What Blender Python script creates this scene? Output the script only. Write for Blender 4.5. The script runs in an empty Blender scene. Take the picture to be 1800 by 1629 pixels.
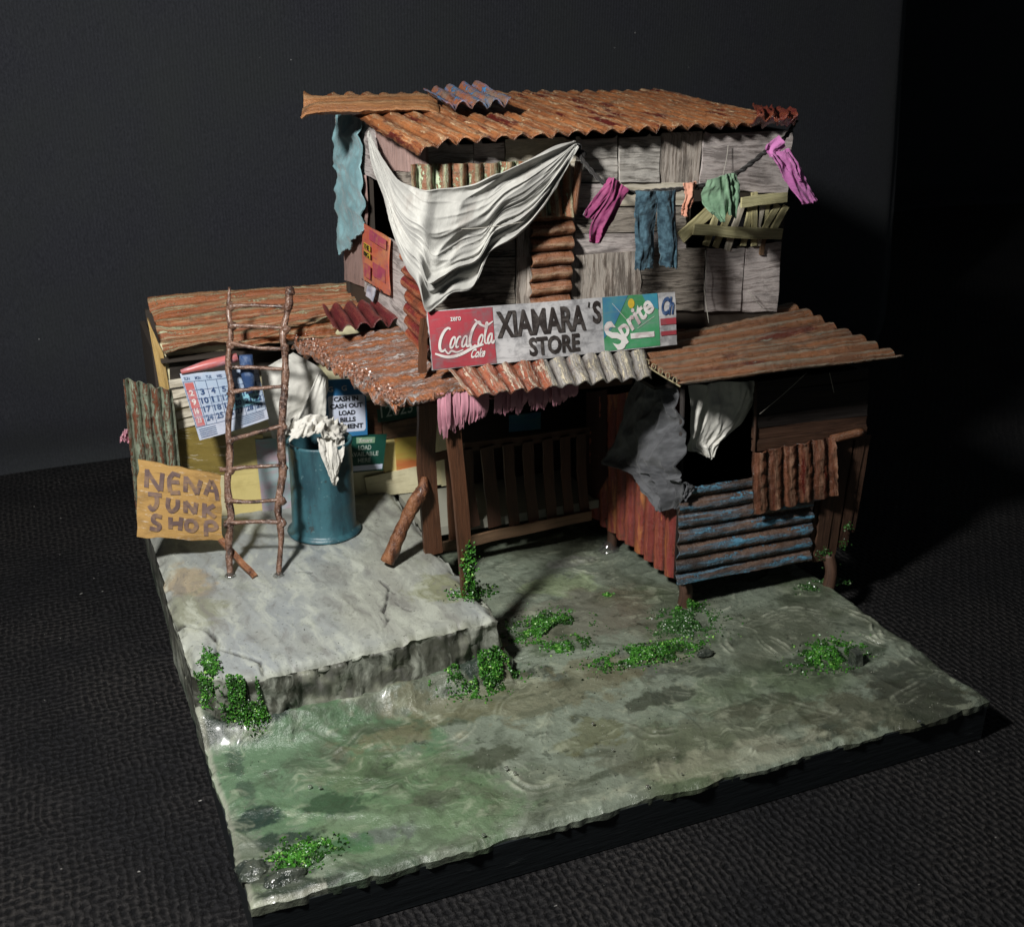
import bpy, math, random
import numpy as np
from mathutils import Vector, Matrix
random.seed(7)
RNG = np.random.RandomState(7)
SC = bpy.context.scene
COL = SC.collection

# ------------------------------------------------------------------ camera (1 unit = 1 dm of the model)
CR = np.array([[0.921926, -0.387289, 0.00774], [-0.14208, -0.356668, -0.923364], [0.36037, 0.850173, -0.383847]])
CT = np.array([-0.819326, 1.389987, 3.553033])
CF = 2002.0
CC = -CR.T @ CT
cam = bpy.data.cameras.new('camera')
camo = bpy.data.objects.new('camera', cam)
COL.objects.link(camo)
m = Matrix.Identity(4)
for i in range(3):
    m[i][0] = CR[0][i]; m[i][1] = -CR[1][i]; m[i][2] = -CR[2][i]; m[i][3] = CC[i]
camo.matrix_world = m
cam.lens = 36.0 * CF / 1800.0
cam.clip_start = 0.05; cam.clip_end = 200
cam.dof.use_dof = True; cam.dof.focus_distance = 4.35; cam.dof.aperture_fstop = 3.2
SC.camera = camo

# ------------------------------------------------------------------ world, lamp, exposure
w = bpy.data.worlds.new('World'); SC.world = w; w.use_nodes = True
bg = w.node_tree.nodes['Background']
bg.inputs[0].default_value = (0.80, 0.93, 1.0, 1); bg.inputs[1].default_value = 0.035
L = bpy.data.lights.new('desk_lamp_light', 'AREA'); L.shape = 'DISK'; L.size = 0.40; L.energy = 285; L.color = (1.0, 0.985, 0.95)
lo = bpy.data.objects.new('desk_lamp_light', L); COL.objects.link(lo)
lo.location = (-1.10, -0.62, 3.64)
lo.rotation_euler = (Vector((1.5, 1.9, 0.75)) - Vector(lo.location)).to_track_quat('-Z', 'Y').to_euler()
SC.view_settings.view_transform = 'Standard'; SC.view_settings.look = 'None'
SC.view_settings.exposure = 0.0; SC.view_settings.gamma = 1.0
SC.cycles.max_bounces = 6

# ------------------------------------------------------------------ helpers
def P(u, v, x=None, y=None, z=None):
    d = CR.T @ np.array([(u - 900) / CF, (v - 814.5) / CF, 1.0])
    if x is not None: k = (x - CC[0]) / d[0]
    elif y is not None: k = (y - CC[1]) / d[1]
    else: k = (z - CC[2]) / d[2]
    return CC + d * k

def Pn(u, v, p0, n):
    d = CR.T @ np.array([(u - 900) / CF, (v - 814.5) / CF, 1.0])
    return CC + d * (np.dot(np.array(p0) - CC, n) / np.dot(d, n))

def lin(c):
    if isinstance(c, str):
        c = [int(c[i:i + 2], 16) / 255 for i in (1, 3, 5)]
        c = [x / 12.92 if x < .04045 else ((x + .055) / 1.055) ** 2.4 for x in c]
        g_ = .3 * c[0] + .6 * c[1] + .1 * c[2]; c = [max(0, g_ + (x - g_) * .96) for x in c]
    return (c[0], c[1], c[2], 1.0)

def _h(ix, iy, iz, s):
    n = (ix * 374761393 + iy * 668265263 + iz * 2147483647 + s * 974634777) & 0xffffffff
    n = ((n ^ (n >> 13)) * 1274126177) & 0xffffffff
    return ((n ^ (n >> 16)) & 0xffff) / 65535.0 * 2 - 1

def vn(x, y, z=0.0, s=0):
    x = np.asarray(x, float); y = np.asarray(y, float) + 0 * x; z = np.asarray(z, float) + 0 * x
    ix = np.floor(x).astype(np.int64); iy = np.floor(y).astype(np.int64); iz = np.floor(z).astype(np.int64)
    fx = x - ix; fy = y - iy; fz = z - iz
    fx = fx * fx * (3 - 2 * fx); fy = fy * fy * (3 - 2 * fy); fz = fz * fz * (3 - 2 * fz)
    r = 0
    for a in (0, 1):
        for b in (0, 1):
            for c in (0, 1):
                wt = (fx if a else 1 - fx) * (fy if b else 1 - fy) * (fz if c else 1 - fz)
                r = r + wt * _h(ix + a, iy + b, iz + c, s)
    return r

def fbm(x, y, z=0.0, s=0, o=4, g=.5):
    r = 0; a = 1.0; k = 1.0
    for i in range(o):
        r = r + a * vn(x * k, y * k, z * k if not np.isscalar(z) else z * k, s + i * 17)
        a *= g; k *= 2.03
    return r

ROOT = {}
def thing(name, loc, label, cat, group=None):
    o = bpy.data.objects.new(name, None); COL.objects.link(o)
    o.location = loc; o.empty_display_size = .05
    o['label'] = label; o['category'] = cat
    if group: o['group'] = group
    ROOT[o.name] = np.array(loc, float)
    return o

def tag(o, label, cat, group=None):
    o['label'] = label; o['category'] = cat
    if group: o['group'] = group
    return o

def mk(name, V, F, mat=None, parent=None, uv=None, smooth=True, attrs=None, origin=None, label=None, kind=None, matidx=None):
    V = np.asarray(V, float)
    if parent is not None: org = ROOT[parent.name]
    elif origin is not None: org = np.array(origin, float)
    else:
        org = np.array([(V[:, 0].min() + V[:, 0].max()) / 2, (V[:, 1].min() + V[:, 1].max()) / 2, V[:, 2].min()])
    me = bpy.data.meshes.new(name)
    F = [tuple(int(i) for i in f) for f in F]
    me.from_pydata((V - org).tolist(), [], F)
    if uv is not None:
        uvl = me.uv_layers.new(name='UVMap')
        li = np.zeros(len(me.loops), dtype=np.int32); me.loops.foreach_get('vertex_index', li)
        uvl.data.foreach_set('uv', np.asarray(uv, np.float32)[li].ravel())
    for k, a in (attrs or {}).items():
        a = np.asarray(a, np.float32)
        if a.ndim == 1:
            at = me.attributes.new(k, 'FLOAT', 'POINT'); at.data.foreach_set('value', a)
        else:
            at = me.attributes.new(k, 'FLOAT_COLOR', 'POINT')
            at.data.foreach_set('color', np.hstack([a, np.ones((len(a), 1), np.float32)]).ravel())
    mats = mat if isinstance(mat, (list, tuple)) else [mat]
    for mm in mats:
        if mm is not None: me.materials.append(mm)
    if matidx is not None: me.polygons.foreach_set('material_index', np.asarray(matidx, np.int32))
    me.polygons.foreach_set('use_smooth', [bool(smooth)] * len(me.polygons))
    me.update(); me.validate()
    o = bpy.data.objects.new(name, me); COL.objects.link(o)
    if parent is not None: o.parent = parent
    else: o.location = org
    ROOT[o.name] = org
    if label: o['label'] = label
    if kind: o['kind'] = kind
    return o

def join(parts):
    """several (V,F[,uv,attr]) into one mesh payload"""
    V = []; F = []; U = []; H = []; n = 0
    for p in parts:
        V.append(p[0]); F += [tuple(i + n for i in f) for f in p[1]]
        U.append(p[2] if len(p) > 2 and p[2] is not None else np.zeros((len(p[0]), 2)))
        n += len(p[0])
    return np.vstack(V), F, np.vstack(U)

def quad(tl, tr, br, bl):
    a, b, c, d = [np.array(p, float) for p in (tl, tr, br, bl)]
    def f(U, W):
        U = np.asarray(U, float)[..., None]; W = np.asarray(W, float)[..., None]
        return a * (1 - U) * (1 - W) + b * U * (1 - W) + c * U * W + d * (1 - U) * W
    return f

def Q(pts, **k):
    return quad(*[P(u, v, **k) for u, v in pts])

def grid_of(fn, nu, nv, rag=0, ragk=20, seed=0, ragu=None, ragv=None):
    U, W = np.meshgrid(np.linspace(0, 1, nu + 1), np.linspace(0, 1, nv + 1))
    ru = rag if ragu is None else ragu; rv = rag if ragv is None else ragv
    U2 = U + ru * vn(W * ragk, np.sign(U - .5) * 3.3 + 7, .5, seed) * np.abs(2 * U - 1) ** 5
    W2 = W + rv * vn(U * ragk, np.sign(W - .5) * 3.3 + 9, .5, seed + 5) * np.abs(2 * W - 1) ** 5
    return U, W, fn(U2, W2)

def normals(G):
    du = np.gradient(G, axis=1); dv = np.gradient(G, axis=0)
    n = np.cross(du, dv); n /= np.linalg.norm(n, axis=2, keepdims=True) + 1e-12
    c = G.reshape(-1, 3).mean(0)
    if np.dot(n.reshape(-1, 3).mean(0), CC - c) < 0: n = -n
    return n

def shell(G, th, U, W, Lu, Lv, H=None):
    """front grid + back grid + rim (own vertices) of a sheet"""
    nv, nu = G.shape[:2]
    N = normals(G); B = G - N * th
    idx = np.arange(nu * nv).reshape(nv, nu)
    V = [G.reshape(-1, 3), B.reshape(-1, 3)]
    uvp = np.stack([U * Lu, W * Lv], -1).reshape(-1, 2)
    UV = [uvp, uvp]
    d = np.cross(G[0, -1] - G[0, 0], G[-1, 0] - G[0, 0])
    c = G.reshape(-1, 3).mean(0)
    flip = np.dot(np.cross(np.gradient(G, axis=1).reshape(-1, 3).mean(0), np.gradient(G, axis=0).reshape(-1, 3).mean(0)), N.reshape(-1, 3).mean(0)) < 0
    F = []
    a = idx[:-1, :-1].ravel(); b = idx[:-1, 1:].ravel(); c_ = idx[1:, 1:].ravel(); d_ = idx[1:, :-1].ravel()
    n = nu * nv
    q = np.stack([a, b, c_, d_], 1)
    if flip: q = q[:, ::-1]
    F = [tuple(r) for r in q] + [tuple(r) for r in (q[:, ::-1] + n)]
    loop = list(idx[0, :]) + list(idx[1:, -1]) + list(idx[-1, :-1][::-1]) + list(idx[1:-1, 0][::-1])
    m_ = len(loop)
    gf = G.reshape(-1, 3)[loop]; bf = B.reshape(-1, 3)[loop]
    V += [gf, bf]; UV += [uvp[loop], uvp[loop] + .013]
    o = 2 * n
    for i in range(m_):
        j = (i + 1) % m_
        r = (o + i, o + m_ + i, o + m_ + j, o + j)
        F.append(r[::-1] if flip else r)
    Hh = None
    if H is not None:
        h = H.ravel(); Hh = np.concatenate([h, h, h[loop], h[loop]])
    return np.vstack(V), F, np.vstack(UV), Hh

def lens_of(fn):
    p = fn(np.array([0, 1, 0, .5, .5, 0, 1.]), np.array([.5, .5, 0, 0, 1, 0, 0]))
    return np.linalg.norm(p[1] - p[0]), np.linalg.norm(p[4] - p[3])

def board(name, fn, mat, parent=None, th=.012, bow=.004, rag=.01, seed=None, label=None, nu=8, nv=8, lift=0, origin=None, zmax=None):
    seed = RNG.randint(999) if seed is None else seed
    Lu, Lv = lens_of(fn)
    U, W, G = grid_of(fn, nu, nv, rag=rag, ragk=6, seed=seed)
    N = normals(G)
    G = G + N * (lift + bow * fbm(U * 2, W * 2, .3, seed, 2))[..., None]
    if zmax is not None: G[..., 2] = np.minimum(G[..., 2], zmax)
    V, F, UV, _ = shell(G, th, U, W, Lu, Lv)
    UV = UV + np.array([seed * .37 % 9, seed * .71 % 9])
    return mk(name, V, F, mat, parent, UV, smooth=False, label=label, origin=origin)

def corr(name, fn, n, mat, parent=None, amp=.014, th=.006, axis='u', rag=.01, sag=.01, seed=None, label=None,
         sub=12, along=40, edgecurl=0.0, rough=.003, extra=None, phase=0.0, sharp=0.0):
    """corrugated sheet; ridges run along `axis`; n ridges across"""
    seed = RNG.randint(999) if seed is None else seed
    Lu, Lv = lens_of(fn)
    nr = max(int(n * sub), 8)
    nu, nv = (along, nr) if axis == 'u' else (nr, along)
    U, W, G = grid_of(fn, nu, nv, ragu=rag if axis == 'u' else .004, ragv=rag if axis == 'v' else .004,
                      ragk=n * 1.7, seed=seed)
    N0 = normals(G)
    N0 = np.ones_like(N0) * N0.reshape(-1, 3).mean(0)
    t = W if axis == 'u' else U; s = U if axis == 'u' else W
    t2 = t + .05 / n * fbm(s * 3, t * 3, .1, seed + 3, 2)
    h = 2 * np.abs(np.sin(np.pi * (n * t2 + phase))) ** .75 - 1
    if sharp: h = np.sign(h) * np.abs(h) ** (1 - sharp)
    amp_v = amp * (1 + .25 * vn(s * 4, np.floor(t * n + .5) * 1.7, .2, seed + 9))
    d = amp_v * h + sag * fbm(U * 2.2, W * 2.2, .7, seed + 1, 2) + rough * fbm(U * Lu * 45, W * Lv * 45, .2, seed + 2, 3)
    if edgecurl:
        e = np.abs(2 * s - 1) ** 10
        d = d + edgecurl * e * (fbm(t * n * .6, np.sign(s - .5) * 2 + 5, .2, seed + 4, 3))
    G = G + N0 * d[..., None]
    if extra: G = extra(G, U, W, N0)
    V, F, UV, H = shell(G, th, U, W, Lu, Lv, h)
    if axis == 'v': UV = UV[:, ::-1].copy()
    UV = UV + np.array([seed * .37 % 9, seed * .71 % 9])
    return mk(name, V, F, mat, parent, UV, smooth=True, attrs={'h': H}, label=label)

def interp(pts, n):
    """smooth (Catmull-Rom) resample of a polyline by index"""
    p = np.array(pts, float); k = len(p)
    q = np.vstack([2 * p[0] - p[1], p, 2 * p[-1] - p[-2]])
    s = np.linspace(0, k - 1 - 1e-9, n); i = s.astype(int); f = (s - i)[:, None]
    a, b, c, d = q[i], q[i + 1], q[i + 2], q[i + 3]
    return .5 * (2 * b + (c - a) * f + (2 * a - 5 * b + 4 * c - d) * f ** 2 + (3 * b - a - 3 * c + d) * f ** 3)

def cloth(name, A, B, mat, parent=None, nu=60, nv=60, th=.006, fold=.02, fk=(5, 1.2), fine=.004, bulge=0.0, seed=3,
          rag=.01, disp=None, label=None, origin=None, give=False):
    """sheet between two world polylines A (u=0) and B (u=1), v along them"""
    a = interp(A, nv + 1); b = interp(B, nv + 1)
    U, W = np.meshgrid(np.linspace(0, 1, nu + 1), np.linspace(0, 1, nv + 1))
    U2 = U + rag * vn(W * 13, np.sign(U - .5) * 3 + 5, .4, seed) * np.abs(2 * U - 1) ** 4
    G = a[:, None, :] * (1 - U2[..., None]) + b[:, None, :] * U2[..., None]
    e = np.gradient(G, axis=0)[-1]
    G[-1] += e * (vn(U[-1] * 14, 1.0, .2, seed + 8) * 1.5)[:, None]
    N = normals(G); Nm = N.reshape(-1, 3).mean(0); Nm /= np.linalg.norm(Nm)
    wv = .25 * fbm(U * 2, W * 2, .2, seed + 2, 2)
    r = vn(U * fk[0] + wv * 2.5, W * fk[1] + wv, .3, seed + 4)
    r2 = vn(U * fk[0] * 2.3 + wv * 4, W * fk[1] * 2.0 + wv * 2, .9, seed + 6)
    d = fold * (1 - 2 * np.abs(r)) + fold * .45 * (1 - 2 * np.abs(r2)) + fine * fbm(U * 26, W * 26, .2, seed + 7, 3)
    d = d + bulge * np.sin(np.pi * U)
    if disp is not None: d = d + disp(U, W)
    G = G + Nm * d[..., None]
    S = lambda x: np.linalg.norm(np.diff(x, axis=0), axis=1).sum()
    V, F, UV, _ = shell(G, th, U, W, np.linalg.norm(a - b, axis=1).mean(), S(a))
    if give: return V, F, UV
    return mk(name, V, F, mat, parent, UV, smooth=True, label=label, origin=origin)

def tube_g(path, rad, seg=8, rough=0.0, seed=0, res=None, flat=None):
    p = np.array(path, float)
    r = np.array(rad if hasattr(rad, '__len__') else [rad] * len(p), float)
    if res:
        r = np.interp(np.linspace(0, len(p) - 1, res), np.arange(len(p)), r); p = interp(p, res)
    t = np.gradient(p, axis=0); t /= np.linalg.norm(t, axis=1, keepdims=True) + 1e-12
    up = np.array([0, 0, 1.]) if abs(t[0][2]) < .9 else np.array([0, 1., 0])
    V = []
    x = np.cross(t[0], up)
    for i in range(len(p)):
        x = x - t[i] * np.dot(x, t[i]); x /= np.linalg.norm(x) + 1e-12; y = np.cross(t[i], x)
        for k in range(seg):
            a = 2 * math.pi * k / seg
            rr = r[i] * (1 + rough * float(vn(k * 1.3, i * .8, .5, seed)))
            fy = 1 if flat is None else flat
            V.append(p[i] + rr * (math.cos(a) * x + fy * math.sin(a) * y))
    F = []
    for i in range(len(p) - 1):
        for k in range(seg):
            F.append((i * seg + k, i * seg + (k + 1) % seg, (i + 1) * seg + (k + 1) % seg, (i + 1) * seg + k))
    F.append(tuple(range(seg))[::-1]); F.append(tuple((len(p) - 1) * seg + k for k in range(seg)))
    Lp = np.concatenate([[0], np.cumsum(np.linalg.norm(np.diff(p, axis=0), axis=1))])
    UV = np.array([[Lp[i], k / seg * .2] for i in range(len(p)) for k in range(seg)])
    return np.array(V), F, UV

def tube(name, path, rad, mat, parent=None, **k):
    lab = k.pop('label', None); sm = k.pop('smooth', True); org = k.pop('origin', None)
    V, F, UV = tube_g(path, rad, **k)
    return mk(name, V, F, mat, parent, UV, smooth=sm, label=lab, origin=org)

def plank(name, path, wd, th, mat, parent=None, side=(1, 0, 0), res=14, wob=.004, seed=0, label=None, origin=None):
    """flat wooden strip along path, wide along `side`"""
    p = interp(path, res); s = np.array(side, float)
    t = np.gradient(p, axis=0); t /= np.linalg.norm(t, axis=1, keepdims=True)
    V = []; UV = []; Lp = 0
    for i in range(res):
        sx = s - t[i] * np.dot(s, t[i]); sx /= np.linalg.norm(sx); n = np.cross(t[i], sx)
        w_ = wd / 2 * (1 + .10 * float(vn(i * .5, 1.5, .5, seed)))
        o = sx * wob * float(vn(i * .45, 4.5, .5, seed + 2))
        for a, b in ((-1, -1), (1, -1), (1, 1), (-1, 1)):
            V.append(p[i] + o + sx * w_ * a + n * th / 2 * b); UV.append((Lp + seed * .7, a * wd / 2 + seed * .3))
        if i < res - 1: Lp += np.linalg.norm(p[i + 1] - p[i])
    F = []
    for i in range(res - 1):
        for k in range(4):
            F.append((i * 4 + k, i * 4 + (k + 1) % 4, i * 4 + 4 + (k + 1) % 4, i * 4 + 4 + k))
    F += [(3, 2, 1, 0), tuple((res - 1) * 4 + k for k in range(4))]
    return mk(name, V, F, mat, parent, UV, smooth=False, label=label, origin=origin)

def box_g(x0, x1, y0, y1, z0, z1):
    V = np.array([(x, y, z) for z in (z0, z1) for y in (y0, y1) for x in (x0, x1)])
    F = [(0, 2, 3, 1), (4, 5, 7, 6), (0, 1, 5, 4), (2, 6, 7, 3), (0, 4, 6, 2), (1, 3, 7, 5)]
    return V, F

# ---- flat print on a surface fn(u,v)
_tc = {}
def text_g(s, bold=.02):
    k = (s, bold)
    if k not in _tc:
        c = bpy.data.curves.new('t', 'FONT'); c.body = s; c.offset = bold; c.resolution_u = 3; c.fill_mode = 'BOTH'
        o = bpy.data.objects.new('t', c); COL.objects.link(o)
        dg = bpy.context.evaluated_depsgraph_get(); dg.update()
        me = bpy.data.meshes.new_from_object(o.evaluated_get(dg))
        V = np.array([v.co[:] for v in me.vertices])[:, :2]; F = [tuple(p.vertices) for p in me.polygons]
        bpy.data.objects.remove(o); bpy.data.curves.remove(c); bpy.data.meshes.remove(me)
        V = (V - V.min(0)) / (V.max(0) - V.min(0))
        _tc[k] = (V, F)
    return _tc[k]

def sub_tri(V, F):
    return V, F

class Print:
    """collects flat marks in (u,v) of a surface and lays them just proud of it"""
    def __init__(s, fn, off=.0025):
        s.fn = fn; s.V = []; s.F = []; s.off = off
        g = fn(np.array([[0, 1.], [0, 1.]]), np.array([[0, 0.], [1., 1.]]))
        n = np.cross(g[0, 1] - g[0, 0], g[1, 0] - g[0, 0]); n /= np.linalg.norm(n)
        if np.dot(n, CC - g.reshape(-1, 3).mean(0)) < 0: n = -n
        s.n = n
    def add(s, uv, F):
        k = len(s.V); s.V += list(map(tuple, uv)); s.F += [tuple(i + k for i in f) for f in F]
    def rect(s, u0, v0, u1, v1, nu=6, nv=3):
        U, W = np.meshgrid(np.linspace(u0, u1, nu + 1), np.linspace(v0, v1, nv + 1))
        I = np.arange((nu + 1) * (nv + 1)).reshape(nv + 1, nu + 1)
        F = [(I[j, i], I[j, i + 1], I[j + 1, i + 1], I[j + 1, i]) for j in range(nv) for i in range(nu)]
        s.add(np.stack([U.ravel(), W.ravel()], 1), F)
    def poly(s, pts): s.add(pts, [tuple(range(len(pts)))])
    def text(s, t, u0, v0, u1, v1, bold=.02, shear=0, aff=None):
        V, F = text_g(t, bold)
        x = V[:, 0] + shear * (V[:, 1] - .5); y = 1 - V[:, 1]
        uv = np.stack([u0 + x * (u1 - u0), v0 + y * (v1 - v0)], 1)
        if aff is not None: uv = aff(uv)
        s.add(uv, F)
    def stroke(s, pts, w, asp=1.0, taper=True, res=None, smooth=True):
        p = np.array(pts, float)
        if smooth and len(p) > 2: p = interp(p, res or len(p) * 5)
        q = p * [asp, 1]; t = np.gradient(q, axis=0); t /= np.linalg.norm(t, axis=1, keepdims=True) + 1e-9
        n = np.stack([-t[:, 1], t[:, 0]], 1)
        k = np.linspace(0, 1, len(p)); ww = w * (np.clip(np.sin(np.pi * (k * .9 + .05)), 0, 1) ** .35 if taper else 1 + 0 * k)
        a = (q + n * ww[:, None] / 2) / [asp, 1]; b = (q - n * ww[:, None] / 2) / [asp, 1]
        m_ = len(p)
        s.add(np.vstack([a, b]), [(i, i + 1, m_ + i + 1, m_ + i) for i in range(m_ - 1)])
    def disc(s, cu, cv, ru, rv, n=20):
        s.poly([(cu + ru * math.cos(2 * math.pi * i / n), cv + rv * math.sin(2 * math.pi * i / n)) for i in range(n)])
    def build(s, name, mat, parent, lift=0, label=None):
        uv = np.array(s.V)
        V = s.fn(uv[:, 0], uv[:, 1]) + s.n * (s.off + lift)
        Lu, Lv = lens_of(s.fn)
        return mk(name, V, s.F, mat, parent, uv * [Lu, Lv], smooth=False, label=label)

# ------------------------------------------------------------------ materials
class NT:
    def __init__(s, name):
        s.m = bpy.data.materials.new(name); s.m.use_nodes = True; s.t = s.m.node_tree; s.t.nodes.clear()
        s.out = s.t.nodes.new('ShaderNodeOutputMaterial')
        s.b = s.n('BsdfPrincipled'); s.t.links.new(s.b.outputs[0], s.out.inputs[0])
    def n(s, typ, ins=None, **props):
        nd = s.t.nodes.new('ShaderNode' + typ)
        for k, v in props.items(): setattr(nd, k, v)
        for k, v in (ins or {}).items(): s.set(nd.inputs[k], v)
        return nd
    def set(s, sock, v):
        if isinstance(v, bpy.types.NodeSocket): s.t.links.new(v, sock)
        elif isinstance(v, bpy.types.Node): s.t.links.new(v.outputs[0], sock)
        else:
            if isinstance(v, str): v = lin(v)
            sock.default_value = v
    def uv(s, sx=1, sy=1, sz=1, obj=False, wobble=0):
        tc = s.n('TexCoord')
        src = tc.outputs['Object' if obj else 'UV']
        if wobble:
            nz = s.n('TexNoise', {'Vector': src, 'Scale': 6.0, 'Detail': 2.0})
            src = s.n('VectorMath', {0: src, 1: s.n('VectorMath', {0: nz.outputs['Color'], 1: (wobble,) * 3}, operation='MULTIPLY').outputs[0]}, operation='ADD').outputs[0]
        return s.n('Mapping', {'Vector': src, 'Scale': (sx, sy, sz)}).outputs[0]
    def noise(s, vec, scale=5., detail=4., rough=.55, dist=0.):
        return s.n('TexNoise', {'Vector': vec, 'Scale': scale, 'Detail': detail, 'Roughness': rough, 'Distortion': dist}).outputs['Fac']
    def step(s, v, a, b, lo=0., hi=1.):
        return s.n('MapRange', {0: v, 1: a, 2: b, 3: lo, 4: hi}, clamp=True).outputs[0]
    def mix(s, f, a, b, mode='MIX'):
        nd = s.n('Mix', data_type='RGBA', blend_type=mode); s.set(nd.inputs[0], f); s.set(nd.inputs[6], a); s.set(nd.inputs[7], b)
        return nd.outputs[2]
    def math(s, op, a, b=0., c=None):
        d = {0: a, 1: b}
        if c is not None: d[2] = c
        return s.n('Math', d, operation=op).outputs[0]
    def attr(s, name, col=False):
        return s.n('Attribute', attribute_name=name).outputs['Color' if col else 'Fac']
    def done(s, color, rough=.6, bump=None, bs=.4, bd=.01, spec=.4, coat=0., coatr=.2, **kw):
        s.set(s.b.inputs['Base Color'], color); s.set(s.b.inputs['Roughness'], rough)
        s.set(s.b.inputs['Specular IOR Level'], spec)
        if coat: s.set(s.b.inputs['Coat Weight'], coat); s.set(s.b.inputs['Coat Roughness'], coatr)
        if bump is not None:
            s.set(s.b.inputs['Normal'], s.n('Bump', {'Height': bump, 'Strength': bs, 'Distance': bd}).outputs[0])
        for k, v in kw.items(): s.set(s.b.inputs[k], v)
        return s.m

def rust(name, A, B, Fk, flake=.55, Ex=None, ex=.62, valley=.5, gloss=.45, stretch=(2.5, 16), flakeh=0.0, bd=.006):
    n = NT(name)
    v1 = n.uv(stretch[0], stretch[1], wobble=.04); v2 = n.uv(stretch[0] * 2.2, stretch[1] * 2.6, wobble=.04); v3 = n.uv(1, 1)
    a = n.noise(v1, 1.3, 6, .7); b = n.noise(v2, 1.6, 8, .72); f = n.noise(v3, 80, 5, .75)
    st = n.noise(n.uv(stretch[0] * .8, stretch[1] * 6, wobble=.015), 1.4, 5, .7)
    g2 = n.noise(v3, 7, 5, .7)
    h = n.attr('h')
    c = n.mix(n.step(a, .42, .58), A, B)
    c = n.mix(n.step(st, .44, .35, 0, .7), c, (.045, .020, .010, 1))
    c = n.mix(n.step(st, .55, .64, 0, .6), c, Fk)
    if Ex: c = n.mix(n.step(n.noise(n.uv(1.2, 10), 1.1, 6, .7), ex, ex + .04), c, Ex)
    fm = n.math('ADD', b, n.math('MULTIPLY', h, flakeh))
    fm = n.math('ADD', fm, n.math('MULTIPLY', n.math('SUBTRACT', f, .5), .4))
    fl = n.step(fm, flake, flake + .035)
    c = n.mix(fl, c, Fk)
    c = n.mix(n.math('MULTIPLY', n.step(h, .72, 1.0), n.step(b, .42, .55, .05, .55)), c, Fk)  # pale flake colour on ridge tops, also a painted highlight
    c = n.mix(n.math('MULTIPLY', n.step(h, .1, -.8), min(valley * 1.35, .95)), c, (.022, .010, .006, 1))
    c = n.mix(n.step(f, .42, .33, 0, .6), c, (.03, .015, .01, 1))
    c = n.mix(n.step(g2, .56, .66, 0, .5), c, (.05, .032, .022, 1))
    bump = n.math('ADD', n.math('MULTIPLY', fl, .6), n.math('ADD', f, n.math('ADD', b, st)))
    return n.done(c, n.step(f, .35, .65, gloss - .20, gloss + .15), bump, .9, bd, .6)

def wood(name, c1, c2, along='u', dirt='#1a1512', dk=.6, gl=.55, gs=(3, 45), obj=False, coat=0, bd=.004, blot=0.5, hl='#d8d0c4'):
    n = NT(name)
    sx, sy = gs if along == 'u' else gs[::-1]
    v = n.uv(sx, sy, wobble=.03)
    g = n.noise(v, 1.4, 7, .72, .3); big = n.noise(n.uv(1.6 if along == 'u' else 3, 3 if along == 'u' else 1.6), 3.2, 5, .65); f = n.noise(n.uv(sx * 2, sy * 2.5), 2, 4, .75)
    c = n.mix(n.step(g, .40, .60), c1, c2)
    c = n.mix(n.step(g, .46, .37, 0, dk), c, dirt)
    c = n.mix(n.step(n.math('ADD', big, n.math('MULTIPLY', n.math('SUBTRACT', g, .5), .6)), .49, .62, 0, blot), c, dirt)
    c = n.mix(n.step(f, .58, .66, 0, .5), c, hl if blot > .25 else c1)
    return n.done(c, gl, n.math('ADD', g, n.math('MULTIPLY', f, .6)), .9, bd, .4, coat=coat)

def fabric(name, c1, c2=None, sc=6, weave=170, rough=.85, bs=.3, sheen=.15, dirty=None, spec=.2, trans=0):
    n = NT(name)
    c2 = c2 or c1
    v = n.uv(1, 1); a = n.noise(v, sc, 5, .6)
    c = n.mix(n.step(a, .42, .58), c1, c2)
    if dirty: c = n.mix(n.step(n.noise(v, sc * .7, 6, .7), .52, .66, 0, .7), c, dirty)
    f = n.noise(v, weave, 2, .6)
    return n.done(c, rough, n.math('ADD', f, a), bs, .004, spec, **{'Sheen Weight': sheen})

def paper(name, c, dirt='#57504a', amt=.55, sc=9, rough=.55, gloss=.35, c2=None):
    n = NT(name); v = n.uv(1, 1); a = n.noise(v, sc, 6, .7); b = n.noise(n.uv(2, 14), 3, 4, .6)
    base = c
    if c2: base = n.mix(n.step(n.noise(v, sc * .5, 5, .65), .42, .58), c, c2)
    cc = n.mix(n.step(a, .48, .66, 0, amt), base, dirt)
    cc = n.mix(n.step(b, .54, .64, 0, amt * .6), cc, dirt)
    return n.done(cc, rough, a, .15, .004, gloss)

M = {}
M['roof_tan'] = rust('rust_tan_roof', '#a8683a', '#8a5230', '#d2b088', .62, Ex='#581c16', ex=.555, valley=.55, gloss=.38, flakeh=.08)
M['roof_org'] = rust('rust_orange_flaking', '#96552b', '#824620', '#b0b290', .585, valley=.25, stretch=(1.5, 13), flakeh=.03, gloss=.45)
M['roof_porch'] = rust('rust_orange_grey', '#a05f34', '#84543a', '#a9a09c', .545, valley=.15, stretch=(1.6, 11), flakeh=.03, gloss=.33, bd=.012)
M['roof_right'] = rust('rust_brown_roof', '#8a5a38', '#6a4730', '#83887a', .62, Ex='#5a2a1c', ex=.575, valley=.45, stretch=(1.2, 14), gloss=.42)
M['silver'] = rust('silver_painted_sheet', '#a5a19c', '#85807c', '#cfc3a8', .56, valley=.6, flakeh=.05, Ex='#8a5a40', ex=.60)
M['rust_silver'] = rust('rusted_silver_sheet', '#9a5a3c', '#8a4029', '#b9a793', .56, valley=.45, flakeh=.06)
M['maroon'] = rust('maroon_painted_sheet', '#6b2529', '#5c2024', '#8a4a3a', .72, valley=.45, gloss=.4)
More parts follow.
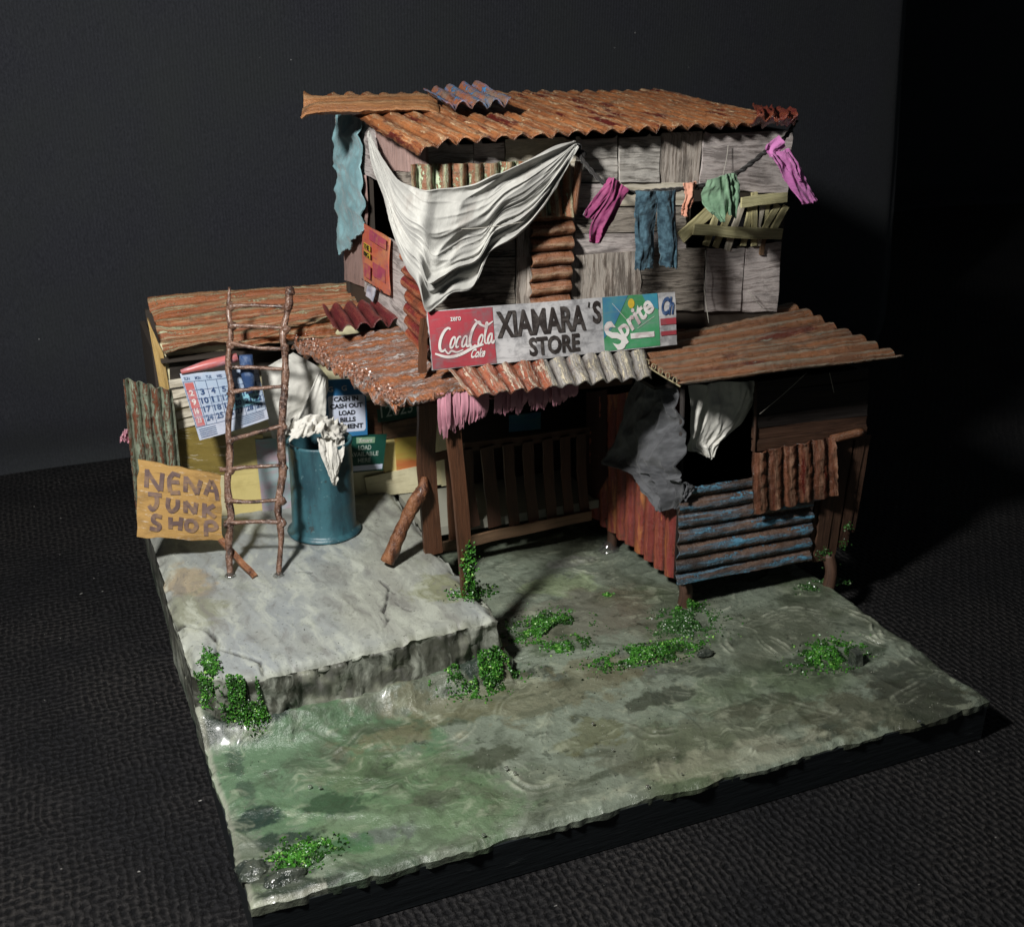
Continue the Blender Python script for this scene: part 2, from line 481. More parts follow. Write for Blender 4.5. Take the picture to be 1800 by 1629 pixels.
M['maroon_rust'] = rust('maroon_rust_sheet', '#6c2226', '#8a4428', '#b07a58', .68, valley=.5, gloss=.35)
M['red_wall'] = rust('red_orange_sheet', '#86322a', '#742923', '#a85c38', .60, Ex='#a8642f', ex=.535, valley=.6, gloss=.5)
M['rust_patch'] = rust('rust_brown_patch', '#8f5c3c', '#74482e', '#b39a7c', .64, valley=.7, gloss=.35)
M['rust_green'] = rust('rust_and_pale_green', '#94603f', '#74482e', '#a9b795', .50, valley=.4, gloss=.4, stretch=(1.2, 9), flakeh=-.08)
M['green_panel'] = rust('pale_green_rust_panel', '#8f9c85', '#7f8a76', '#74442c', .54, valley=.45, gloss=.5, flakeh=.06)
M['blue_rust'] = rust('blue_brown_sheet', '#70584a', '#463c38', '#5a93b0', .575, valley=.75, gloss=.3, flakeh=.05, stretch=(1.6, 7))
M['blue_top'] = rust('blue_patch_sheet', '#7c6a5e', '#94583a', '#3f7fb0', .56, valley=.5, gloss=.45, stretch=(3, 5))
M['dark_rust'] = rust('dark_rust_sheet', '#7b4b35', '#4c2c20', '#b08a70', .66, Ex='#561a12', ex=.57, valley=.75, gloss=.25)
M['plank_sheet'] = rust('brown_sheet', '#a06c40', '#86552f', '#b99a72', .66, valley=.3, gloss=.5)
M['wood_grey'] = wood('grey_weathered_wood', '#cdc8c0', '#87827b', gs=(3, 40))
M['wood_greyv'] = wood('grey_weathered_wood_upright', '#c2b8ad', '#7a6e64', along='v', gs=(3, 40))
M['wood_pink'] = wood('pinkish_grey_wood', '#cdc3bf', '#8f8581', gs=(3, 38))
M['wood_pinkv'] = wood('pinkish_wood_upright', '#ab8f88', '#93776f', along='v', gs=(3, 38), blot=.2)
M['wood_pale'] = wood('pale_wood', '#d6cebc', '#b0a692', gs=(2, 30), dk=.25, blot=.2)
M['wood_dark'] = wood('dark_scorched_wood', '#a89e92', '#575048', gs=(3, 50), dk=.85, blot=.8)
M['slat_green'] = wood('olive_slat_wood', '#cdc798', '#a69f74', gs=(2, 60), dk=.3, blot=.15)
M['slat_greenv'] = wood('olive_slat_wood_upright', '#cdc596', '#a59c70', gs=(2, 60), dk=.3, blot=.15)
M['post_brown'] = wood('brown_post_wood', '#5e3b26', '#4a2e1e', gs=(1.5, 50), dk=.5, blot=.3, gl=.5, hl='#8a6a50')
M['gate_brown'] = wood('dark_gate_wood', '#4a3022', '#3a261b', gs=(1.5, 50), dk=.5, blot=.3, gl=.6, hl='#5f4534')
M['rail_brown'] = wood('rail_wood', '#7a6048', '#5f4834', gs=(1.5, 50), dk=.4, blot=.2, hl='#9a8268')
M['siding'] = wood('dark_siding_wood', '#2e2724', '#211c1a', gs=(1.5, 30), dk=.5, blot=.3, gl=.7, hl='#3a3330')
M['siding_brown'] = wood('brown_siding', '#5b4132', '#3f2d24', gs=(1.5, 30), dk=.5, blot=.3, gl=.5, hl='#7a5a46')
M['maroon_boards'] = wood('dark_red_boards', '#35120f', '#2a0e0c', along='v', gs=(1.5, 40), gl=.7, hl='#4a1a14')
M['black'] = NT('shade_black').done((.008, .008, .009, 1), .9, spec=.1)  # black that stands in for shade inside and under the house
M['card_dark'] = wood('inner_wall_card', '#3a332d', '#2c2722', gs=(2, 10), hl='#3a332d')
M['fascia'] = wood('brown_fascia', '#6a5038', '#503b29', gs=(2, 30), hl='#86694c')
M['fascia_pale'] = paper('dull_cream_wire', '#8f8568', '#5a4a30', .5, 10)
M['ply_edge'] = wood('yellowish_ply', '#c2a263', '#a88a50', along='v', gs=(2, 20), dk=.3, blot=.3)
M['cardboard'] = wood('yellow_brown_cardboard', '#b58e50', '#a37f46', gs=(3, 12), dirt='#4d3a22', dk=.35, blot=.35, gl=.7)
M['paint_purple'] = paper('purple_brown_paint', '#62504e', '#9a7a50', .7, 14, c2='#7d6860', rough=.5)
M['cream'] = paper('cream_card', '#c9c29a', '#7b6d45', .35, 5, c2='#d8d0ac')
M['cream2'] = paper('cream_yellow_card', '#d0bf7c', '#8f7c3c', .35, 5)
M['mustard'] = wood('mustard_card', '#877538', '#6f602c', gs=(2, 10), dirt='#5a4a18', dk=.3, blot=.35, gl=.45)
M['tarp'] = fabric('white_tarp_cloth', '#adaca6', '#999893', 5, 150, .75, .35, dirty='#7f766f')
M['white_cloth'] = fabric('white_cloth', '#d6d4cc', '#c6c4bc', 5, 150, .7, .3, dirty='#a39d93')
M['tissue'] = fabric('white_rag', '#cdcac2', '#c0bdb4', 6, 120, .6, .3)
M['teal_cloth'] = fabric('teal_cloth', '#7ba0a6', '#688d94', 6, 120, .5, .35, dirty='#8a9ea6', spec=.35)
M['grey_cloth'] = fabric('charcoal_cloth', '#58595c', '#3c3d40', 7, 150, .7, .5, spec=.25)
M['pinkd'] = fabric('dark_pink_cloth', '#94406c', '#66224a', 9, 120, .6, .4, dirty='#5a163a')
M['pinkl'] = fabric('light_pink_cloth', '#c77ab4', '#b564a2', 9, 120, .6, .4, dirty='#9a4a88')
M['denim'] = fabric('denim', '#46626f', '#243945', 22, 90, .7, .6, dirty='#1a2a34')
M['peach'] = fabric('peach_cloth', '#c9927a', '#b57860', 9, 120, .7, .4)
M['greenc'] = fabric('green_cloth', '#7f9f82', '#64866a', 8, 120, .6, .4, dirty='#4e6e56')
M['fringe'] = fabric('pink_ribbon', '#c48a98', '#a96e7e', 8, 60, .5, .2)
M['rope'] = fabric('black_twine', '#1b1a19', '#2a2725', 20, 150, .6, .6)
M['thread'] = fabric('white_thread', '#a09c92', None, 20, 150, .5, .1)
M['sign_white'] = paper('sign_white', '#b6b4b4', '#646263', .85, 9, c2='#9c9b9d')
M['sign_red'] = paper('sign_red', '#a23c46', '#77666a', .85, 7, c2='#8c343c')
M['sign_green'] = paper('sign_green', '#3c7c50', '#6a8478', .75, 7, c2='#3f9060')
M['sign_blue'] = paper('sign_blue', '#3f7090', '#5c8084', .75, 7, c2='#2c8a9c')
M['yellow'] = paper('yellow_print', '#c9a92c', '#8a7a30', .4)
M['ink'] = paper('dark_ink', '#2c2624', '#6a6460', .45, 14)
M['ink_navy'] = paper('navy_ink', '#2b446c', '#8090a8', .65, 14)
M['ink_black'] = paper('black_ink', '#14171f', '#3a3f48', .3, 12)
M['white_ink'] = paper('white_ink', '#cfccc8', '#9a7c80', .75, 14)
M['white_ink2'] = paper('worn_white_ink', '#a9b8ae', '#2a5548', .6, 16)
M['cal_paper'] = paper('calendar_paper', '#9fb0c4', '#6f82a0', .7, 5, c2='#d0cdd6', rough=.3, gloss=.5)
M['cal_red'] = paper('calendar_red', '#b4605c', '#a9a0b0', .75, 8, rough=.3)
M['cal_cyan'] = paper('calendar_cyan_tint', '#86bccb', '#6c9ab4', .4, 8, rough=.3)
M['cash_blue'] = paper('poster_blue', '#2b6c9e', '#1e5076', .5, 6, c2='#3a80b0', rough=.3, gloss=.5)
M['cash_white'] = paper('poster_pale', '#c2cadc', '#a9a6c0', .5, 6, rough=.3, gloss=.5)
M['load_green'] = paper('poster_dark_green', '#16453a', '#123a30', .5, 6, rough=.35)
M['orange_poster'] = paper('orange_poster', '#b85a44', '#94405a', .95, 9, c2='#c88a5a', rough=.4)
M['poster_pink'] = paper('poster_pink', '#a8485a', '#c07a50', .8, 14, c2='#8f3a58', rough=.4)
M['mint_print'] = paper('floral_print', '#8fb8b4', '#b48a94', .7, 6, c2='#a9a6b0', rough=.4)
M['floor_plaster'] = paper('floor_plaster', '#9a998c', '#55564a', .7, 6, rough=.7)
M['sun_print'] = None
M['barrel'] = None
def _misc():
    n = NT('orange_yellow_print'); v = n.uv(1, 1); a = n.noise(n.uv(1.5, 7), 2, 3, .5)
    M['sun_print'] = n.done(n.mix(n.step(a, .4, .6), '#b8a24a', '#c2703c'), .4, None)
    n = NT('teal_barrel_paint'); v = n.uv(1, 1, obj=True); a = n.noise(v, 7, 5, .6); b = n.noise(n.uv(5, 5, 1.2, obj=True), 2, 4, .6)
    c = n.mix(n.step(b, .42, .58), '#34606a', '#264650'); c = n.mix(n.step(a, .56, .70, 0, .5), c, '#123f48')
    c = n.mix(n.step(n.noise(v, 40, 3, .6), .66, .72, 0, .4), c, '#7a9a9c'); c = n.mix(n.step(n.noise(v, 14, 6, .75), .60, .66, 0, .6), c, '#3a2a20')
    M['barrel'] = n.done(c, .42, n.math('ADD', a, n.math('MULTIPLY', n.noise(v, 22, 3, .6), .4)), .5, .01, .5)
    n = NT('brown_twig'); v = n.uv(1, 1, obj=True); a = n.noise(v, 18, 5, .7); b = n.noise(v, 60, 3, .6)
    c = n.mix(n.step(a, .4, .6), '#4a3024', '#80604e'); c = n.mix(n.step(b, .58, .64, 0, .6), c, '#b49a8c')
    c = n.mix(n.step(a, .44, .34, 0, .8), c, '#1d120d')
    M['twig'] = n.done(c, .42, n.math('ADD', a, b), 1.0, .012, .5, coat=.2, coatr=.2)
    n = NT('bark_timber'); v = n.uv(1, 1, obj=True); a = n.noise(n.uv(14, 14, 3, obj=True), 1.5, 5, .7); b = n.noise(v, 50, 3, .6)
    c = n.mix(n.step(a, .4, .6), '#5c3621', '#8a5c3c'); c = n.mix(n.step(a, .44, .34, 0, .8), c, '#24150d')
    M['log'] = n.done(c, .5, n.math('ADD', a, b), .9, .012, .4, coat=.1)
    n = NT('moss_green'); g = n.n('NewGeometry'); r = g.outputs['Random Per Island']
    pz = n.noise(n.uv(1, 1, 1, obj=True), 14, 3, .6)
    c = n.mix(r, '#1a4010', '#458a24'); c = n.mix(n.step(r, .92, .98), c, '#8cbc58'); c = n.mix(n.step(r, .25, .08), c, '#0f1c0c'); c = n.mix(n.step(pz, .5, .6, 0, .7), c, '#12260e')
    M['moss'] = n.done(c, .38, None, spec=.5)
    n = NT('moss_dark_green'); g = n.n('NewGeometry'); r = g.outputs['Random Per Island']
    c = n.mix(r, '#1a2f16', '#3a6a2a'); c = n.mix(n.step(r, .9, .97), c, '#9aa88a')
    M['moss_dark'] = n.done(c, .3, None, spec=.6)
    n = NT('paint_flake'); g = n.n('NewGeometry'); r = g.outputs['Random Per Island']
    c = n.mix(r, '#84482c', '#b08a78'); c = n.mix(n.step(r, .82, .9), c, '#cfc0b6')
    M['flake'] = n.done(c, .25, None, spec=.6)
    n = NT('grit_crumbs'); g = n.n('NewGeometry'); r = g.outputs['Random Per Island']
    M['grit'] = n.done(n.mix(n.step(r, .35, .65), '#24271f', '#8d8f80'), .5)
    n = NT('wet_dark_stone'); v = n.uv(1, 1, obj=True); a = n.noise(v, 12, 5, .65)
    M['stone'] = n.done(n.mix(n.step(a, .4, .62), '#2c332e', '#5a5f54'), .18, a, 1.0, .03, .6, coat=.6, coatr=.08)
    n = NT('clear_glue'); M['glue'] = n.done('#e8e8e4', .05, n.noise(n.uv(1, 1, obj=True), 30, 3), .5, .01, .7, **{'Transmission Weight': .95})
    n = NT('black_base_paint'); v = n.uv(1, 1, obj=True); a = n.noise(n.uv(2, 2, 14, obj=True), 3, 5, .6)
    c = n.mix(n.step(a, .66, .72, 0, .5), (.012, .015, .017, 1), (.09, .10, .10, 1))
    M['base_black'] = n.done(c, .45, a, .3, .01, .4)
    # ground plaster: painted stains come in the 'tint' colour attribute
    n = NT('painted_plaster_ground'); v = n.uv(1, 1, obj=True)
    a = n.noise(n.uv(1, 1, 1, obj=True, wobble=.35), 2.6, 6, .62, .8); b = n.noise(n.uv(2, 3.2, 2, obj=True, wobble=.12), 3.6, 8, .62, .25)
    f = n.noise(v, 60, 5, .75); e = n.noise(v, 12, 6, .68); mk_ = n.step(n.noise(v, 1.7, 3, .6), .48, .60); br = n.noise(n.uv(3.5, 15, 2, obj=True, wobble=.5), 1.8, 6, .66, .2)
    c = n.attr('tint', True)
    c = n.mix(n.step(a, .50, .60, 0, .5), c, '#454c3b')
    c = n.mix(n.math('MULTIPLY', mk_, n.step(br, .55, .66, 0, .38)), c, '#b2b89f'); c = n.mix(n.math('MULTIPLY', mk_, n.step(br, .45, .37, 0, .42)), c, '#3b4133')
    c = n.mix(n.step(b, .56, .66, 0, .35), c, '#aeb49c'); c = n.mix(n.step(b, .45, .37, 0, .42), c, '#333a2c')
    c = n.mix(n.step(e, .60, .68, 0, .6), c, '#23281f')
    c = n.mix(n.step(f, .62, .68, 0, .5), c, '#2a2c24')
    M['ground'] = n.done(c, n.step(a, .4, .62, .20, .46), n.math('ADD', n.math('MULTIPLY', b, 1.0), n.math('ADD', n.math('MULTIPLY', n.math('MULTIPLY', br, mk_), .4), n.math('ADD', n.math('MULTIPLY', e, .6), n.math('MULTIPLY', f, .22)))), .85, .014, .6, coat=.35, coatr=.18)
    n = NT('concrete_platform'); v = n.uv(1, 1, obj=True)
    a = n.noise(n.uv(5, 1.5, 3, obj=True, wobble=.15), 2.2, 6, .62, .3); b = n.noise(n.uv(1, 1, 1, obj=True), 5, 5, .65); f = n.noise(v, 60, 4, .7)
    c = n.attr('tint', True)
    e = n.noise(v, 14, 6, .72)
    c = n.mix(n.step(a, .50, .62, 0, .55), c, '#b4b8aa')
    c = n.mix(n.step(a, .46, .38, 0, .55), c, '#6f6d6a')
    c = n.mix(n.step(e, .60, .68, 0, .4), c, '#55564c')
    c = n.mix(n.step(b, .60, .75, 0, .5), c, '#6b705c')
    c = n.mix(n.step(f, .60, .68, 0, .55), c, '#33342d')
    M['platform'] = n.done(c, n.step(a, .4, .65, .45, .7), n.math('ADD', a, n.math('ADD', n.math('MULTIPLY', e, .5), n.math('MULTIPLY', f, .2))), .6, .010, .5)
    # coarse woven cloth
    n = NT('coarse_black_weave'); tc = n.n('TexCoord'); nz = n.n('TexNoise', {'Vector': tc.outputs['Object'], 'Scale': 3.0, 'Detail': 7.0, 'Roughness': .72})
    vv = n.n('VectorMath', {0: tc.outputs['Object'], 1: n.n('VectorMath', {0: nz.outputs['Color'], 1: (.11, .11, 0)}, operation='MULTIPLY').outputs[0]}, operation='ADD').outputs[0]
    sp = n.n('SeparateXYZ', {0: vv}); K = 2 * math.pi / .030
    sx = n.math('SINE', n.math('MULTIPLY', sp.outputs[0], K)); sy = n.math('SINE', n.math('MULTIPLY', sp.outputs[1], K * .92))
    sx2 = n.math('SINE', n.math('MULTIPLY', sp.outputs[0], K / 2)); sy2 = n.math('SINE', n.math('MULTIPLY', sp.outputs[1], K * .46))
    hh = n.math('ADD', n.math('MULTIPLY', n.math('ADD', n.math('MULTIPLY', sx, n.step(n.noise(tc.outputs['Object'], 9, 4, .7), .35, .6, .3, 1.1)), n.math('MULTIPLY', sy, n.step(n.noise(tc.outputs['Object'], 8, 4, .7), .62, .4, .3, 1.1))), .5), n.math('MULTIPLY', n.math('MULTIPLY', sx2, sy2), .5))
    nf = n.noise(tc.outputs['Object'], 70, 3, .7); nb = n.noise(tc.outputs['Object'], 1.1, 3, .6)
    c = n.mix(n.step(hh, -.5, .8), (.002, .002, .003, 1), n.mix(n.step(nb, .4, .6), (.012, .012, .014, 1), (.034, .031, .030, 1)))  # gaps between threads are dark holes, with occlusion shade put into the colour
    c = n.mix(n.step(nf, .55, .75, 0, .6), c, (.05, .048, .046, 1))
    c = n.mix(n.step(n.noise(tc.outputs['Object'], 45, 1, .5), .81, .83), c, (.35, .34, .32, 1))
    M['weave'] = n.done(c, .75, n.math('ADD', hh, n.math('MULTIPLY', nf, 1.2)), 1.0, .012, .25)
    n = NT('charcoal_knit'); tc = n.n('TexCoord'); sp = n.n('SeparateXYZ', {0: tc.outputs['Object']})
    nz = n.noise(tc.outputs['Object'], 1.2, 3, .6); nf = n.noise(n.uv(150, 150, 60, obj=True), 1, 3, .7)
    ph = n.math('ADD', n.math('MULTIPLY', sp.outputs[0], 2 * math.pi / .020), n.math('MULTIPLY', nz, 9.))
    s_ = n.math('SINE', ph)
    c = n.mix(n.step(nf, .3, .7), (.017, .018, .023, 1), (.038, .040, .048, 1))
    c = n.mix(n.step(nz, .4, .65, 0, .5), c, (.030, .034, .033, 1))
    c = n.mix(n.step(n.noise(tc.outputs['Object'], 34, 1, .5), .83, .85), c, (.3, .3, .3, 1))
    M['knit'] = n.done(c, .9, n.math('ADD', s_, n.math('MULTIPLY', nf, 2)), .35, .004, .1, **{'Sheen Weight': .1})
_misc()

# ------------------------------------------------------------------ setting: tablecloth, backdrop
def setting():
    x0, x1, y0, y1 = -9, 16, -6, 10.5
    U, W = np.meshgrid(np.linspace(0, 1, 160), np.linspace(0, 1, 130))
    X = x0 + U * (x1 - x0); Y = y0 + W * (y1 - y0)
    Z = -.192 + .035 * fbm(X * .5, Y * .5, .3, 4, 3)
    ins = np.clip(np.minimum(np.minimum(X + .35, 3.35 - X), np.minimum(Y + .35, 3.3 - Y)) / .3, 0, 1)
    Z = Z * (1 - ins) + (-.192) * ins
    Z = np.where((X > -1.2) & (X < 4.2) & (Y > -1.3) & (Y < 4.2), np.minimum(Z, -.187), Z)
    G = np.stack([X, Y, Z], -1); nv, nu = X.shape
    I = np.arange(nu * nv).reshape(nv, nu)
    q = np.stack([I[:-1, :-1].ravel(), I[:-1, 1:].ravel(), I[1:, 1:].ravel(), I[1:, :-1].ravel()], 1)
    mk('tablecloth', G.reshape(-1, 3), q, M['weave'], kind='structure', origin=(0, 0, 0))
    # backdrop cloth: hangs behind, bulges a little where it meets the table, right end turns away
    path = [(-7, 4.2), (-3, 4.4), (0, 4.38), (2.5, 4.36), (4.8, 4.35), (5.75, 4.35), (6.0, 4.42), (6.12, 4.62), (6.22, 5.6), (6.3, 8.6), (6.7, 9.6), (9, 9.8), (16, 9.8), (30, 9.8)]
    p = interp(path, 220); zz = np.linspace(-.25, 6, 90)
    s = np.arange(220) / 220.
    PX, ZZ = np.meshgrid(np.arange(220), zz)
    X = p[PX, 0] - .10 * (ZZ - 1.2) * (p[PX, 0] > 5.6) * 1.0 * np.clip((p[PX, 0] - 5.6) / .4, 0, 1); Y = p[PX, 1] + .10 * np.exp(-((ZZ + .1) / .18) ** 2)
    Y = Y + .05 * fbm(X * .6, ZZ * .5, .2, 8, 3) + .012 * np.sin(ZZ * 9 + 2 * np.sin(X)) * np.exp(-((ZZ - .3) / .5) ** 2)
    G = np.stack([X, Y, ZZ], -1); nv, nu = X.shape
    I = np.arange(nu * nv).reshape(nv, nu)
    q = np.stack([I[:-1, :-1].ravel(), I[:-1, 1:].ravel(), I[1:, 1:].ravel(), I[1:, :-1].ravel()], 1)
    mk('backdrop', G.reshape(-1, 3), q, M['knit'], kind='structure', origin=(0, 4.4, 0))
setting()

# ------------------------------------------------------------------ base, ground, platform
PLAT = .265
def ground_h(x, y):
    wx = x + .25 * fbm(x * 1.5, y * 1.5, .2, 31, 3); wy = y + .25 * fbm(x * 1.5, y * 1.5, .2, 41, 3)
    r = 1 - 2 * np.abs(vn(wx * 2.3, wy * 4.5, .4, 51)); r2 = 1 - 2 * np.abs(vn(wx * 6, wy * 9, .4, 61))
    return .012 * fbm(x * 2, y * 2, .1, 21, 3) + .007 * np.clip(r, .2, 1) ** 4 + .006 * np.clip(r2, .3, 1) ** 3 * (fbm(x * 1.2, y * 1.2, .9, 5, 2) > -.1) + .0022 * fbm(x * 22, y * 22, .1, 71, 3) - .004 + .075 * np.exp(-np.clip((np.interp(x, [0, .15, .3, .9, 1.25, 1.32], [.95, .89, .87, .92, .945, 1.2]) - y), 0, 9) ** 2 / .0045) * (x < 1.30) * (1 + .5 * vn(x * 9, y * 4, .2, 77))

_STK = None
def strokes_h(X, Y):
    r = np.random.RandomState(12); H = np.zeros_like(X)
    def one(pts, wd, h):
        p = interp(pts, 12)
        x0, x1, y0, y1 = p[:, 0].min() - .08, p[:, 0].max() + .08, p[:, 1].min() - .08, p[:, 1].max() + .08
        m_ = (X > x0) & (X < x1) & (Y > y0) & (Y < y1)
        if not m_.any(): return
        xs, ys = X[m_], Y[m_]; d = np.full(xs.shape, 9.); sg = np.zeros(xs.shape); tt = np.zeros(xs.shape)
        for i, (a, b) in enumerate(zip(p[:-1], p[1:])):
            ab = b - a; t = np.clip(((xs - a[0]) * ab[0] + (ys - a[1]) * ab[1]) / (ab @ ab), 0, 1)
            dx = xs - a[0] - t * ab[0]; dy = ys - a[1] - t * ab[1]; q = np.hypot(dx, dy); k = q < d
            d[k] = q[k]; sg[k] = np.sign(ab[0] * dy - ab[1] * dx)[k]; tt[k] = ((i + t) / 11)[k]
        e = np.sin(np.pi * np.clip(tt, .02, .98)) ** .6; s_ = d * sg
        H[m_] += h * e * (.45 + .9 * np.clip(fbm(xs * 26, ys * 26, .3, 33, 2), -.4, .6)) * (np.exp(-((s_ - wd) / (wd * .7)) ** 2) + .8 * np.exp(-((s_ + wd) / (wd * .55)) ** 2) - .35 * np.exp(-(s_ / (wd * .9)) ** 2))
    for i in range(110):
        x, y = r.rand() * 3, r.rand() * 1.9; a = r.rand() * 6.28 if r.rand() < .35 else -.35 + r.randn() * .45
        c = r.randn() * .45; n_ = 5; st = (.05 + .10 * r.rand()) / 1.6; pts = []
        for k in range(n_): pts.append((x, y)); x += st * math.cos(a); y += st * math.sin(a); a += c * .35 + r.randn() * .22
        one(pts, .005 + .009 * r.rand(), .002 + .006 * r.rand() ** 2)
    g = lambda pp: [tuple(P(u, v, z=0)[:2]) for u, v in pp]
    for pp, wd, h in (([(1275, 1108), (1272, 1130), (1290, 1145), (1300, 1135)], .014, .016), ([(1290, 1100), (1320, 1110), (1345, 1135), (1370, 1150)], .010, .012), ([(1350, 1120), (1375, 1132), (1400, 1150)], .010, .012),
                      ([(1480, 1070), (1530, 1090), (1545, 1120), (1570, 1130)], .014, .014), ([(1500, 1108), (1535, 1128), (1560, 1135)], .012, .014), ([(1570, 1125), (1590, 1150), (1620, 1170)], .012, .014),
                      ([(1540, 1090), (1535, 1105), (1550, 1115)], .010, .014), ([(1320, 1100), (1380, 1072), (1450, 1078)], .012, .010), ([(990, 985), (1030, 990), (1060, 980)], .012, .014), ([(1000, 1000), (1050, 1012), (1080, 1005)], .010, .014),
                      ([(880, 1340), (900, 1365), (940, 1385), (1000, 1370)], .016, .012), ([(1080, 1260), (1120, 1275), (1150, 1290), (1190, 1285)], .014, .010),
                      ([(470, 1250), (560, 1235), (640, 1205)], .014, .016)):
        one(g(pp), wd, h)
    return H

def blob(x, y, cx, cy, rx, ry, k=.35, s=0):
    d = ((x - cx) / rx) ** 2 + ((y - cy) / ry) ** 2
    d = np.sqrt(d) + k * 1.25 * fbm(x * 7 + s, y * 9, .3, 91 + s, 6, .66)
    return np.clip((1.12 - d) / .30, 0, 1)

def gpx(u, v, z=0): return P(u, v, z=z)
def lerp(c, col, m): return c * (1 - m[..., None]) + np.array(lin(col)[:3]) * m[..., None]

def ground():
    n = 500
    U, W = np.meshgrid(np.linspace(0, 1, n), np.linspace(0, 1, n))
    X = U * 3.0; Y = W * 2.95
    edge = np.minimum.reduce([U, 1 - U, W]) * 3
    jx = .012 * vn(Y * 9, 1, .2, 3) * (np.abs(2 * U - 1) ** 30) + .004 * vn(Y * 40, 1, .2, 3) * (np.abs(2 * U - 1) ** 30)
    jy = (.010 * vn(X * 8, 3, .2, 4) + .005 * vn(X * 35, 3, .2, 4)) * ((1 - W) ** 60)
    SH = strokes_h(X, Y); Z = ground_h(X, Y) + SH - .014 * np.exp(-(edge / .012) ** 2)
    c = np.zeros(X.shape + (3,)) + np.array(lin('#828c7c')[:3])
    t1 = np.clip(fbm(X * 1.3, Y * 1.3, .2, 101, 4) * .9 + .5, 0, 1)
    c = lerp(c, '#6c7467', t1 * .8)
    c = lerp(c, '#5c6050', np.clip(fbm(X * 1.9 + 4, Y * 2.6, .2, 111, 4) * 1.6, 0, 1) * .8)
    c = lerp(c, '#4d5c3e', np.clip(fbm(X * 2.4 + 9, Y * 2.4, .2, 121, 4) * 2 - .5, 0, 1) * .7)
    # green wash on the near left, darker stains in places
    def at(u, v, ru, rv, col, a, s=0, k=.35):
        nonlocal c
        q = gpx(u, v); c = lerp(c, col, blob(X, Y, q[0], q[1], ru, rv, k, s) * a)
    at(520, 1360, .46, .36, '#4f7050', .75, 1, .3); at(700, 1440, .42, .28, '#5f7a58', .6, 2)
    at(640, 1210, .5, .05, '#4e6152', .7, 3); at(800, 1195, .3, .05, '#5a6e5c', .6, 4)
    at(430, 1290, .16, .09, '#24302a', .95, 5, .3); at(630, 1350, .14, .10, '#56664a', .7, 6, .6)
    at(590, 1405, .11, .075, '#2e4630', .85, 7, .5); at(675, 1370, .07, .06, '#44583c', .7, 8, .5)
    at(450, 1440, .10, .06, '#22342e', .95, 9, .4); at(500, 1475, .13, .05, '#26342c', .9, 10, .5)
    at(490, 1530, .15, .07, '#1f2624', .95, 11, .4); at(640, 1530, .20, .05, '#3f5240', .7, 12, .4)
    at(650, 1470, .12, .05, '#55565a', .6, 13, .5); at(570, 1490, .14, .06, '#356038', .7, 14, .5)
    at(700, 1280, .30, .05, '#45503c', .7, 31, .5); at(590, 1330, .05, .03, '#2f3a2c', .8, 32, .6); at(850, 1330, .16, .06, '#3f4434', .75, 33, .6); at(780, 1400, .10, .04, '#4a5040', .7, 34, .6)
    at(1150, 1230, .22, .05, '#33382c', .75, 35, .6); at(1330, 1240, .16, .05, '#3a3e30', .75, 36, .6); at(1100, 1350, .2, .03, '#3c4234', .7, 37, .6); at(1450, 1290, .25, .05, '#33382c', .75, 38, .6); at(930, 1180, .10, .05, '#2c3128', .8, 39, .6); at(420, 1360, .03, .12, '#35453a', .7, 40, .6)
    at(560, 1550, .18, .03, '#2a322a', .85, 41, .5); at(1250, 1180, .12, .05, '#353a30', .7, 42, .6)
    at(860, 1190, .14, .07, '#26332c', .95, 15, .3); at(965, 1120, .16, .12, '#54604a', .8, 16, .4)
    at(1120, 1165, .32, .09, '#4b4f48', .75, 17, .5); at(1205, 1120, .16, .12, '#4c5a44', .8, 18, .4)
    at(1450, 1160, .24, .10, '#3e4838', .8, 19, .5); at(1560, 1240, .35, .14, '#4f5040', .85, 20, .5)
    at(1620, 1210, .20, .2, '#3a3d34', .8, 21, .5)
    at(900, 1230, .55, .14, '#6f6a50', .6, 22, .5); at(1250, 1290, .5, .15, '#5d5f4e', .6, 23, .6)
    at(1050, 1290, .16, .08, '#5a5a38', .6, 24, .5); at(990, 1030, .2, .12, '#8f9f78', .6, 25, .4)
    at(1040, 1080, .35, .2, '#6c6458', .5, 26, .4); at(1000, 990, .14, .05, '#a5a3a0', .5, 27, .3)
    at(1430, 1045, .2, .07, '#4a5244', .7, 28, .4); at(1280, 1330, .5, .06, '#a8a790', .35, 29, .5)
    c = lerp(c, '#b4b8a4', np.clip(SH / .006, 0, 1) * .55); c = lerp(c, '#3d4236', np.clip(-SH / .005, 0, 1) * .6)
    c = lerp(c, '#b2b1a2', np.clip(1 - np.abs(edge - .008) / .014, 0, 1) * (X < .25) * .7)
    X2 = X + jx; Y2 = Y + jy
    G = np.stack([X2, Y2, Z], -1)
    I = np.arange(n * n).reshape(n, n)
    q = np.stack([I[:-1, :-1].ravel(), I[:-1, 1:].ravel(), I[1:, 1:].ravel(), I[1:, :-1].ravel()], 1)
    V = G.reshape(-1, 3); C = c.reshape(-1, 3)
    rim = np.concatenate([I[0, :], I[1:, -1], I[-1, :-1][::-1], I[1:-1, 0][::-1]])
    lo_ = V[rim].copy(); lo_[:, 2] = -.040 + .006 * vn(V[rim][:, 0] * 20, V[rim][:, 1] * 20, .1, 5)
    top = V[rim].copy()
    k = len(V); m_ = len(rim); V = np.vstack([V, top, lo_]); C = np.vstack([C, C[rim] * .8, C[rim] * .7])
    side = [(k + i, k + m_ + i, k + m_ + (i + 1) % m_, k + (i + 1) % m_) for i in range(m_)]
    F = [tuple(r) for r in q] + side
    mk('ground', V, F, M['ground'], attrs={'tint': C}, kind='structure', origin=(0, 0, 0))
    b = thing('display_base', (1.5, 1.475, -.19), 'square board painted matt black under the plaster ground', 'base')
